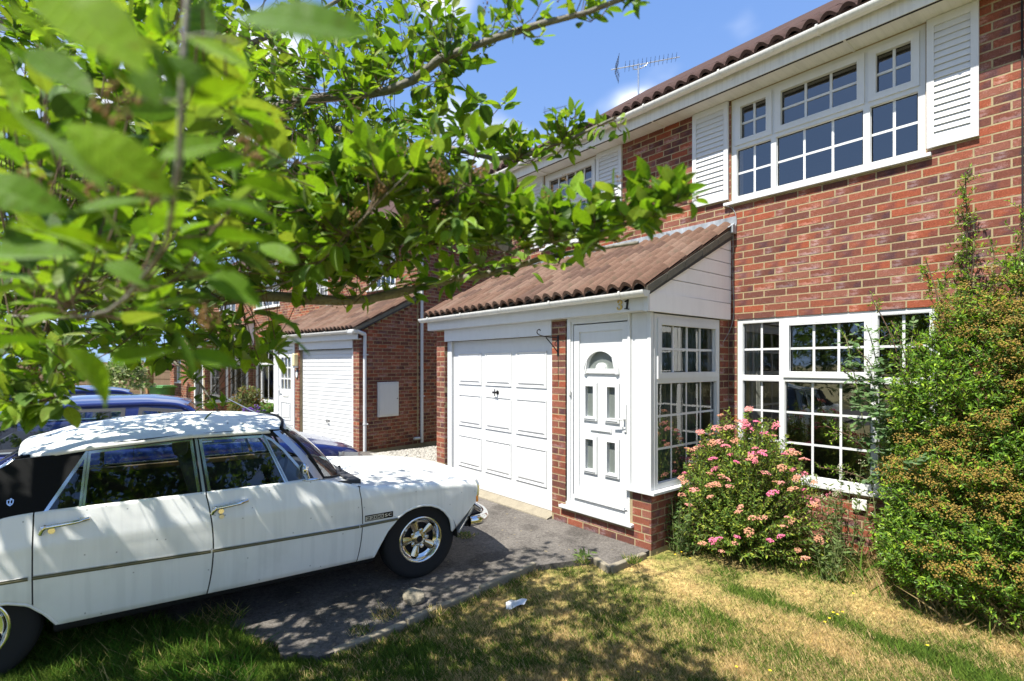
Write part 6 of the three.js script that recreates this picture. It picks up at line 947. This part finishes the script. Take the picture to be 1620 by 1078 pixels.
// ---- firethorn against the wall at the right
{
  const r = rng(47), hedge = thing('firethorn_hedge', 'tall dense firethorn with orange-brown berry clusters, covering the wall and window end', 'shrub', [0, 0, 0]);
  const top = table([[-1.50, 0.2], [-1.42, 0.8], [-1.32, 1.2], [-1.2, 1.6], [-1.08, 1.95], [-0.92, 2.22], [-0.72, 2.32], [-0.5, 2.5], [0.0, 2.8], [0.6, 2.9]]);
  const depth = (x, y) => (0.16 + 0.86 * Math.pow(clamp(1 - y / 3.0), 0.75)) * sstep(-1.52, -1.08, x) * (0.75 + 0.5 * fbm(x * 2.6 + 3, y * 2.6, 3, 1 << 20, 55));
  const out = [], out2 = [], stems = [], heads = [];
  shoots(r, 6200, () => { let x, y; do { x = lerp(-1.54, 0.55, r()); y = 0.05 + Math.pow(r(), 0.85) * 3.2; } while (x < -1.52 + 0.42 * fbm(y * 3.1, 4.4, 3, 1 << 20, 59) || y > top(x) * (0.80 + 0.24 * r()) + 0.25 * (fbm(x * 5, y * 4, 2, 1 << 20, 58) - 0.5) || (x > -0.2 && r() < 0.55)); const dz = depth(x, y) * (0.3 + 0.7 * Math.sqrt(r())), z = -5.56 + dz, b = V(x, y, z), d = V((r() - 0.5) * 1.1 - 0.15, 0.25 + r() * 0.7, 0.35 + r() * 0.6).normalize(), L = lerp(0.07, 0.17, r()); if (r() < 0.4 && y > 0.25 && y < 2.35 && fbm(x * 2.6, y * 3.4, 3, 1 << 20, 57) > 0.525) heads.push(b.clone().addScaledVector(d, L * 1.0)); return [b, b.clone().addScaledVector(d, L)]; }, 0.021, 2, 0.043, out, stems, 0.9);
  // long free shoots above and to the left
  for (const [x, y, z, tx, ty, tz, n] of [[-0.9, 2.1, -5.46, -0.86, 3.24, -5.44, 105], [-0.90, 2.1, -5.42, -0.80, 2.75, -5.42, 40], [-0.60, 2.2, -5.42, -0.54, 2.92, -5.42, 40], [-0.98, 1.9, -5.3, -1.08, 2.62, -5.25, 34], [-1.02, 1.9, -5.2, -0.95, 2.5, -5.25, 30], [-1.1, 1.5, -4.95, -1.22, 2.1, -4.9, 24], [-1.3, 1.3, -5.15, -1.62, 1.72, -5.05, 18], [-1.35, 1.0, -5.1, -1.72, 1.22, -5.0, 16], [-0.72, 2.2, -5.4, -0.7, 2.72, -5.4, 18], [-1.2, 1.6, -5.2, -1.42, 2.32, -5.15, 20], [-1.4, 0.8, -5.0, -1.74, 0.86, -4.95, 14], [-1.3, 1.5, -5.2, -1.66, 2.02, -5.2, 16]]) { const a = V(x, y, z), b = V(tx, ty, tz); stems.push(tube([a, a.clone().lerp(b, 0.5).add(V(0.03, 0.02, 0.02)), b], 0.004, 8, 5)); shoots(r, n, () => { const p = a.clone().lerp(b, r()), d = dirRand(r).add(V(0, 0.5, 0.2)).normalize(); return [p, p.clone().addScaledVector(d, lerp(0.05, 0.13, r()))]; }, 0.018, 2, 0.032, out, stems, 0.9); }
  const g = leafGeo(2, 0.34, 0.25, 0.08);
  instances('foliage', g, leafMat([1, 1, 1], { clearcoat: 0.35, clearcoatRoughness: 0.25 }), out, hedge, tint(r, 0, out.length, [[0.16, 0.32, 0.018], [0.09, 0.20, 0.014], [0.25, 0.43, 0.02], [0.36, 0.52, 0.03], [0.12, 0.25, 0.016]]));
  stuff(part('stems', mergeGeometries(stems), mat([0.10, 0.06, 0.035], { roughness: 0.9 }), hedge));
  const ico = metric(new THREE.IcosahedronGeometry(1, 0)), dots = [], dc = [];
  for (const p of heads) for (let k = 0; k < 34; k++) { const q = p.clone().add(dirRand(r).multiply(V(1, 0.55, 1)).multiplyScalar(0.058 * Math.cbrt(r()))), s = lerp(0.0032, 0.0066, r()); dots.push(new THREE.Matrix4().makeScale(s, s, s).setPosition(q)); const f = r(); dc.push(col(lerp(0.12, 0.33, f), lerp(0.085, 0.21, f), lerp(0.016, 0.04, f))); }
  instances('berries', ico, mat([1, 1, 1], { roughness: 0.6 }), dots, hedge, dc);
  // wild rose growing out of it before the window
  const rose = thing('rose_shoots', 'pale green rose shoots with broad leaflets climbing before the lower window', 'climbing plant', [0, 0, 0]), lv = [], st = [];
  for (const [a, b, n] of [[V(-1.35, 0.5, -5.0), V(-1.62, 2.02, -5.15), 40], [V(-1.3, 0.9, -5.05), V(-1.42, 1.75, -5.05), 40], [V(-1.30, 1.0, -5.1), V(-1.15, 2.08, -5.25), 30], [V(-1.25, 0.7, -5.0), V(-1.38, 1.45, -4.95), 34], [V(-1.3, 1.1, -5.1), V(-1.5, 2.1, -5.3), 26], [V(-1.1, 0.8, -4.75), V(-1.02, 1.05, -4.68), 8], [V(-1.2, 1.2, -5.0), V(-1.5, 1.42, -4.95), 16]]) { const mid = a.clone().lerp(b, 0.55).add(V(0.05, 0.12, 0.05)), c = new THREE.QuadraticBezierCurve3(a, mid, b); st.push(metric(new THREE.TubeGeometry(c, 12, 0.004, 5))); for (let i = 0; i < n; i++) { const p = c.getPoint(0.15 + 0.85 * i / n), d = dirRand(r).add(V(0, 0.2, 0.5)).normalize(), q = p.clone().addScaledVector(d, 0.08), sd = d.clone().cross(V(0, 1, 0)).normalize(); st.push(cyl(p, q, 0.0015, 0.001, 4)); for (const [t, w] of [[1, 0], [0.72, 1], [0.72, -1], [0.4, 1], [0.4, -1]]) { const e = d.clone().addScaledVector(sd, w * 1.1).normalize(), s = lerp(0.035, 0.05, r()); lv.push(scaleM(p.clone().lerp(q, t), basisFrom(e, V(0, 1, 0.3).add(dirRand(r).multiplyScalar(0.4)).normalize()), s, s * 1.25)); } } }
  instances('leaflets', leafGeo(3, 0.6, 0.25, 0.1), leafMat([1, 1, 1], { clearcoat: 0.3 }), lv, rose, tint(r, 0, lv.length, [[0.12, 0.22, 0.07], [0.09, 0.18, 0.05], [0.16, 0.27, 0.08]]));
  stuff(part('stems', mergeGeometries(st), mat([0.12, 0.13, 0.05], { roughness: 0.8 }), rose));
}
// ---- grass: blades over the lawn, long grass by the car, weeds at the foot of the walls
{
  const r = rng(61), blade = (bend, w) => { const n = 3, pos = []; const P = (t, s) => [s * w * (1 - t * 0.9), t, bend * t * t]; for (let i = 0; i < n; i++) { const a = i / n, b = (i + 1) / n; pos.push(...P(a, -1), ...P(a, 1), ...P(b, 1)); if (i < n - 1) pos.push(...P(a, -1), ...P(b, 1), ...P(b, -1)); } const g = new THREE.BufferGeometry(); g.setAttribute('position', new THREE.Float32BufferAttribute(pos, 3)); g.computeVertexNormals(); return metric(g); };
  const geos = [blade(0.35, 0.075), blade(0.7, 0.065), blade(0.15, 0.08)], gm = phys([1, 1, 1], { roughness: 0.95, transmission: 0.45, thickness: 0, specularIntensity: 0.15 });
  const M0 = [[], [], []], C0 = [[], [], []];
  const put = (x, z, y, h, lean, c, k = Math.floor(r() * 3)) => { const a = r() * 6.2832, up = V(Math.cos(a) * lean, 1, Math.sin(a) * lean).normalize(), b = basisFrom(up, V(-Math.sin(a), 0.2, Math.cos(a)).normalize()); M0[k].push(scaleM(V(x, y, z), b, h, h * (h > 0.07 ? 0.4 : 1))); C0[k].push(c); };
  const lawnY = (x, z) => -0.05 + 0.018 * (fbm(x * 2, z * 2, 3, 1 << 20, 96) - 0.5) + 0.05 * sstep(-4.3, -5.4, z);
  const mixc = (q) => { const f = lerp(0.45, 1.2, r()); return q < r() ? (r() < 0.5 ? col(0.10 * f, 0.185 * f, 0.022 * f) : col(0.17 * f, 0.25 * f, 0.035 * f)) : r() < 0.75 ? col(0.70 * f, 0.52 * f, 0.25 * f) : col(0.42 * f, 0.36 * f, 0.12 * f); };
  let n = 0; for (let tries = 0; tries < 900000 && n < 170000; tries++) {
    const px = lerp(-40, 1660, r()), py = lerp(845, 1130, Math.sqrt(r())), p = ground(px, py, -0.05); if (p.z < -5.45 || inPoly(drive, p.x, p.z)) continue;
    const q = dryness(p.x, p.z), bare = sstep(0.62, 0.75, fbm(p.x * 3.3 + 9, p.z * 3.3, 4, 1 << 20, 94)); if (r() < bare * 0.6 || r() < 0.12) continue;
    const lush = sstep(0.5, 0.05, q), tall = sstep(-3.2, -3.5, p.x) * sstep(-1.1, -0.7, p.z); n++;
    put(p.x, p.z, lawnY(p.x, p.z) - 0.003, lerp(0.02, 0.046, r()) * (1 + 0.7 * lush * r()) + tall * 0.1 * r(), lerp(0.3, 1.9, r() * r() * (0.4 + q)), mixc(clamp(q * 1.05)));
  }
  // long grass between car and kerb, tufts at the edgings
  for (let i = 0; i < 17000; i++) { const p = ground(lerp(60, 400, r()), lerp(900, 1110, r()), -0.03); if (inPoly(drive, p.x - 0.12 * r(), p.z - 0.18 * r())) continue; const f = lerp(0.6, 1.2, r()); put(p.x, p.z, -0.05, lerp(0.07, 0.22, r() * r()), lerp(0.2, 1.5, r()), r() < 0.86 ? col(0.09 * f, 0.215 * f, 0.018 * f) : col(0.5 * f, 0.41 * f, 0.16 * f)); }
  const tuft = (x, z, n2, rad, h, dry = 0.3, y = -0.04) => { for (let i = 0; i < n2; i++) { const a = r() * 6.28, q = rad * Math.sqrt(r()); put(x + q * Math.cos(a), z + q * Math.sin(a), y, h * lerp(0.4, 1.1, r()), lerp(0.15, 1.3, r()), mixc(dry)); } };
  for (let i = 0; i < 46; i++) { const f = r() * 3, a = [[-3.345, -3.06], [-3.27, -2.41], [-3.185, -1.72], [-3.15, -1.2]], k = Math.min(2, Math.floor(f)), t = f - k; tuft(lerp(a[k][0], a[k + 1][0], t) + 0.05 + (r() - 0.5) * 0.05, lerp(a[k][1], a[k + 1][1], t), 36, 0.06, 0.055, 0.45); }
  for (const [px, py, m, rad, h, d] of [[735, 848, 260, 0.10, 0.05, 0.3], [700, 862, 200, 0.08, 0.06, 0.6], [690, 968, 120, 0.06, 0.07, 0.8], [612, 975, 150, 0.09, 0.10, 0.7], [345, 980, 260, 0.16, 0.12, 0.5], [920, 886, 160, 0.08, 0.05, 0.2], [1000, 886, 200, 0.07, 0.07, 0.2], [570, 1000, 160, 0.08, 0.07, 0.5], [900, 905, 160, 0.1, 0.04, 0.3], [1145, 905, 140, 0.1, 0.05, 0.1]]) { const p = ground(px, py); tuft(p.x, p.z, m, rad, h, d, -0.012); }
  // rank grass below shrub, window and firethorn
  for (let i = 0; i < 5200; i++) { const x = lerp(-2.95, 0.5, r()), front = x < -1.5 ? lerp(-4.45, -4.7, sstep(-2.9, -1.5, x)) : lerp(-4.72, -4.62, sstep(-1.5, -0.4, x)), z = lerp(front + 0.1, -5.5, Math.pow(r(), 0.6)); const big = r() < 0.1 ? 1.7 : 1; put(x, z, -0.03, lerp(0.06, 0.26, r() * r()) * big, lerp(0.15, 1.3, r()), mixc(x > -1.4 ? 0.5 : 0.22)); }
  const grass = ['lawn_grass'].map(() => { const o = new THREE.Group(); o.name = numbered('lawn_grass'); scene.add(o); tag(o, 'short half-dry grass of the front lawn with longer tufts by the edges', 'grass'); o.userData.kind = 'stuff'; return o; })[0];
  geos.forEach((g, k) => instances('blades', g, gm, M0[k], grass, C0[k]));

  // broad-leaved weeds: stems with leaves
  const weed = (label, x, z, h, n2, ls, c, spread = 0.12, flower) => {
    const t = thing('weed_plant', label, 'weed', [x, -0.03, z]), out = [], st = [], heads = [];
    shoots(r, n2, () => { const a = r() * 6.28, q = spread * Math.sqrt(r()), b = V(q * 0.5 * Math.cos(a), 0, q * 0.5 * Math.sin(a)), e = V(q * 1.4 * Math.cos(a), h * lerp(0.65, 1.05, r()), q * 1.4 * Math.sin(a)); heads.push(e); return [b, e]; }, 0.04, 2, ls, out, st, 0.6);
    instances('leaves', leafGeo(3, 0.3, 0.3, 0.2), leafMat([1, 1, 1], { clearcoat: 0.15 }), out, t, tint(r, 0, out.length, c)); stuff(part('stems', mergeGeometries(st), mat([0.15, 0.17, 0.06], { roughness: 0.9 }), t));
    if (flower) { const ds = [], ico = metric(new THREE.IcosahedronGeometry(1, 0)); for (const p of heads) for (let k = 0; k < 14; k++) { const q = p.clone().addScaledVector(dirRand(r), 0.03 * Math.cbrt(r())), s = lerp(0.002, 0.0045, r()); ds.push(new THREE.Matrix4().makeScale(s, s, s).setPosition(q)); } instances('flowers', ico, mat(flower, { roughness: 0.9 }), ds, t); }
    return t;
  };
  const gc = [[0.11, 0.20, 0.035], [0.16, 0.25, 0.05], [0.08, 0.15, 0.03]];
  weed('upright narrow-leaved weed against the brick corner below the porch ledge', -2.80, -4.36, 0.52, 16, 0.05, gc, 0.14);
  weed('low leafy weed under the pink shrub beside the porch corner', -2.68, -4.42, 0.28, 10, 0.05, gc, 0.12);
  weed('tall loose weed with pale seed heads before the sill of the big window', -1.62, -5.12, 0.95, 16, 0.05, [[0.17, 0.24, 0.06], [0.13, 0.2, 0.05]], 0.20, [0.5, 0.48, 0.33]);
  weed('short pale thistle-like weed at the lawn edge left of the firethorn', -1.60, -4.72, 0.36, 9, 0.06, [[0.2, 0.28, 0.08], [0.15, 0.23, 0.06]], 0.10);
  weed('bushy weed with small pink heads under the right end of the sill', -1.80, -5.25, 0.60, 14, 0.045, gc, 0.16, [0.6, 0.16, 0.24]);
  { const p = ground(921, 880); weed('green rosette weed growing on the corner of the drive edging', p.x, p.z, 0.07, 14, 0.055, gc, 0.06); }
  { const p = ground(740, 848); weed('bright low weed in the asphalt before the bumper of the white car', p.x, p.z, 0.06, 16, 0.03, [[0.18, 0.26, 0.03], [0.12, 0.2, 0.03]], 0.09); }
  // yellow lawn flowers
  const bud = (() => { const q = []; for (let i = 0; i < 7; i++) { const g = leafGeo(2, 0.6, 0.1, 0.1); g.rotateX(1.25).rotateY(i * 0.9); q.push(g); } return merge(q); })();
  const dan = thing('yellow_lawn_flower', 'small yellow flower in the lawn grass', 'flower', [0, 0, 0], 0, 'yellow flowers dotted over the lawn'); const ym = phys([0.85, 0.58, 0.02], { roughness: 0.9 }), dm = [];
  part('petals', bud, ym, dan); dan.children[0].scale.setScalar(0.011); part('stem', cyl(V(0, -0.05, 0), V(0, 0, 0), 0.0015, 0.0012, 5), mat([0.1, 0.17, 0.04]), dan);
  [[1318, 970], [1325, 973], [1333, 969], [1305, 985], [1312, 979], [1467, 1022], [1218, 1062], [1165, 1056], [1068, 878], [1078, 874], [1092, 884], [1126, 872], [1135, 862], [1245, 878], [1350, 940], [1010, 1064]].forEach(([px, py], i) => { const o = i ? dan.clone() : dan; if (i) { o.name = numbered('yellow_lawn_flower'); scene.add(o); } const p = ground(px, py, 0.01); o.position.set(p.x, 0.012, p.z); o.rotation.y = i; });
}
// ---- planting by the second house, the pale variegated bush, gravel
{
  const r = rng(83), bush = (name, label, c, rx, ry, rz, n, ls, cols, flower, wide = 0.5) => { const t = thing(name, label, 'shrub', [0, 0, 0]), out = [], fl = []; const st = []; shoots(r, n, () => { const d = dirRand(r); d.y = Math.abs(d.y); const k = 0.75 + 0.3 * r(), tip = V(c.x + d.x * rx * k, c.y + d.y * ry * k, c.z + d.z * rz * k); if (flower && d.y > 0.25) fl.push(tip); return [c.clone().lerp(tip, 0.55), tip]; }, ls * 0.7, 2, ls, out, st); instances('foliage', leafGeo(2, wide, 0.25, 0.1), leafMat([1, 1, 1], { clearcoat: 0.2 }), out, t, tint(r, 0, out.length, cols)); stuff(part('stems', mergeGeometries(st), mat([0.14, 0.09, 0.05], { roughness: 0.9 }), t)); if (flower) { const ds = fl.flatMap((p) => Array.from({ length: 8 }, () => { const s = ls * 0.16; return new THREE.Matrix4().makeScale(s, s * 1.8, s).setPosition(p.clone().add(dirRand(r).multiplyScalar(ls * 0.5))); })); instances('flowers', metric(new THREE.IcosahedronGeometry(1, 0)), mat(flower, { roughness: 0.9 }), ds, t); } return t; };
  const g0 = (px, t) => { const p = at(px, 600, t); p.y = 0.0; return p; };
  bush('acer_bush', 'rounded bush with red-tipped green leaves before the tall window of the far house', g0(393, 14.6).add(V(0, 0.25, 0)), 0.62, 0.95, 0.55, 260, 0.10, [[0.12, 0.17, 0.03], [0.19, 0.2, 0.04], [0.22, 0.13, 0.05], [0.09, 0.14, 0.03]]);
  bush('green_bush', 'fresh green bush against the white post by the second front door', g0(425, 13.4).add(V(0, 0.2, 0)), 0.36, 0.62, 0.35, 130, 0.09, [[0.10, 0.22, 0.03], [0.14, 0.27, 0.04]]);
  bush('lavender_bush', 'purple lavender in the bed below the second house window', g0(402, 13.3).add(V(0, 0.15, 0)), 0.55, 0.52, 0.4, 120, 0.08, [[0.12, 0.16, 0.07]], [0.14, 0.06, 0.32]);
  bush('variegated_bush', 'pale cream-edged leafy bush beyond the blue cars, before the fence', at(198, 600, 10.8).add(V(0, -0.2, 0)), 0.5, 0.75, 0.5, 170, 0.10, [[0.24, 0.33, 0.09], [0.38, 0.42, 0.2], [0.16, 0.27, 0.05]], null, 0.6);
  for (const [px, py, l] of [[218, 582, 'hanging basket of pink and white flowers left of the timber porch post'], [266, 578, 'hanging basket of pink flowers right of the timber porch post']]) { const p = at(px, py, 16.6), t = thing('hanging_basket', l, 'hanging basket', [p.x, p.y, p.z]); const g = new THREE.SphereGeometry(0.17, 14, 8, 0, 6.3, Math.PI / 2, Math.PI / 2); part('basket', metric(g), M.dark, t); const ds = [], cs = []; for (let i = 0; i < 130; i++) { const s = lerp(0.016, 0.034, r()), d = dirRand(r); ds.push(new THREE.Matrix4().makeScale(s, s, s).setPosition(V(d.x * 0.2, Math.abs(d.y) * 0.13, d.z * 0.2))); const f = r(); cs.push(f < 0.4 ? col(0.7, 0.66, 0.64) : f < 0.75 ? col(0.65, 0.2, 0.35) : col(0.1, 0.2, 0.05)); } instances('flowers', metric(new THREE.IcosahedronGeometry(1, 0)), mat([1, 1, 1], { roughness: 0.9 }), ds, t, cs); part('chain', merge([0, 2.1, 4.2].map((a) => cyl(V(0.17 * Math.cos(a), 0, 0.17 * Math.sin(a)), V(0, 0.5, 0), 0.005, 0.005, 4))), M.iron, t); }
  const ds = [], cs = []; for (let i = 0; i < 14000; i++) { const x = lerp(-9.6, -6.74, r()), z = lerp(-4.4, -8.5, Math.pow(r(), 1.6)), s = lerp(0.008, 0.02, r()); ds.push(new THREE.Matrix4().makeRotationY(r() * 6).multiply(new THREE.Matrix4().makeScale(s, s * 0.65, s)).setPosition(V(x, 0.003, z))); const f = lerp(0.7, 1.2, r()); cs.push(col(0.36 * f, 0.34 * f, 0.30 * f)); }
  const gv = instances('gravel', metric(new THREE.IcosahedronGeometry(1, 0)), mat([1, 1, 1], { roughness: 0.95 }), ds, scene, cs); tag(gv, 'pale loose gravel in the gap between the two houses', 'gravel');
}
// ---- what stands across the street behind the camera: seen only in the window panes
{
  const r = rng(97), out = [], wood = new THREE.Group(); wood.name = numbered('street_trees'); scene.add(wood); tag(wood, 'dark row of street trees reflected in the lower window panes', 'trees'); wood.userData.kind = 'stuff';
  for (let i = 0; i < 9; i++) { const c = V(-16 + i * 4 + r(), 3.0, 15 + 3 * r()); for (let k = 0; k < 2200; k++) { const d = dirRand(r).multiplyScalar(Math.cbrt(0.3 + 0.7 * r())), p = V(c.x + d.x * 2.6, c.y - 0.4 + d.y * 2.9, c.z + d.z * 2); out.push(scaleM(p, basisFrom(dirRand(r), dirRand(r)), lerp(0.14, 0.3, r()))); } }
  instances('foliage', leafGeo(2, 0.6, 0.3, 0.1), leafMat([0.05, 0.10, 0.02], { clearcoat: 0 }), out, wood);
  part('trunks', merge(Array.from({ length: 9 }, (_, i) => cyl(V(-15.5 + i * 4, -0.1, 16.4), V(-15.5 + i * 4, 2.6, 16.4), 0.16, 0.11, 8))), mat([0.12, 0.09, 0.06]), wood);
}
// ---- bits of grit, straw and dead leaf lying on the asphalt
{
  const r = rng(131), ds = [], cs = [], g = metric(new THREE.IcosahedronGeometry(1, 0));
  for (let i = 0; i < 1500; i++) { const p = ground(lerp(330, 1030, r()), lerp(775, 1040, r())); if (!inPoly(drive, p.x, p.z)) continue; const s = lerp(0.0015, 0.005, r() * r()), straw = r() < 0.25; ds.push(new THREE.Matrix4().makeRotationY(r() * 6.3).multiply(new THREE.Matrix4().makeScale(straw ? s * 5 : s * 1.3, s * 0.5, straw ? s * 0.5 : s)).setPosition(V(p.x, 0.002, p.z))); const f = lerp(0.5, 1.2, r()); cs.push(straw ? col(0.42 * f, 0.34 * f, 0.16 * f) : r() < 0.5 ? col(0.36 * f, 0.34 * f, 0.31 * f) : col(0.10 * f, 0.075 * f, 0.05 * f)); }
  const o = instances('drive_debris', g, mat([1, 1, 1], { roughness: 0.95 }), ds, scene, cs); tag(o, 'grit, straw and dead leaf bits scattered over the asphalt drive', 'debris');
}
// every plant's group stands at its own foot
for (const [n, x, z] of [['leafy_tree', -3.05, 1.55], ['flowering_shrub', -2.4, -4.86], ['firethorn_hedge', -0.9, -5.2], ['rose_shoots', -1.3, -5.05]]) { const o = scene.getObjectByName(n); o.position.set(x, -0.05, z); for (const c of o.children) c.position.sub(o.position); }
for (const o of scene.children) if (/^(acer|green|lavender|variegated)_bush$/.test(o.name)) { const b = new THREE.Box3().setFromObject(o.getObjectByName('stems')), p = new THREE.Vector3((b.min.x + b.max.x) / 2, b.min.y, (b.min.z + b.max.z) / 2); o.position.copy(p); for (const c of o.children) c.position.sub(p); }
renderer.render(scene, camera);
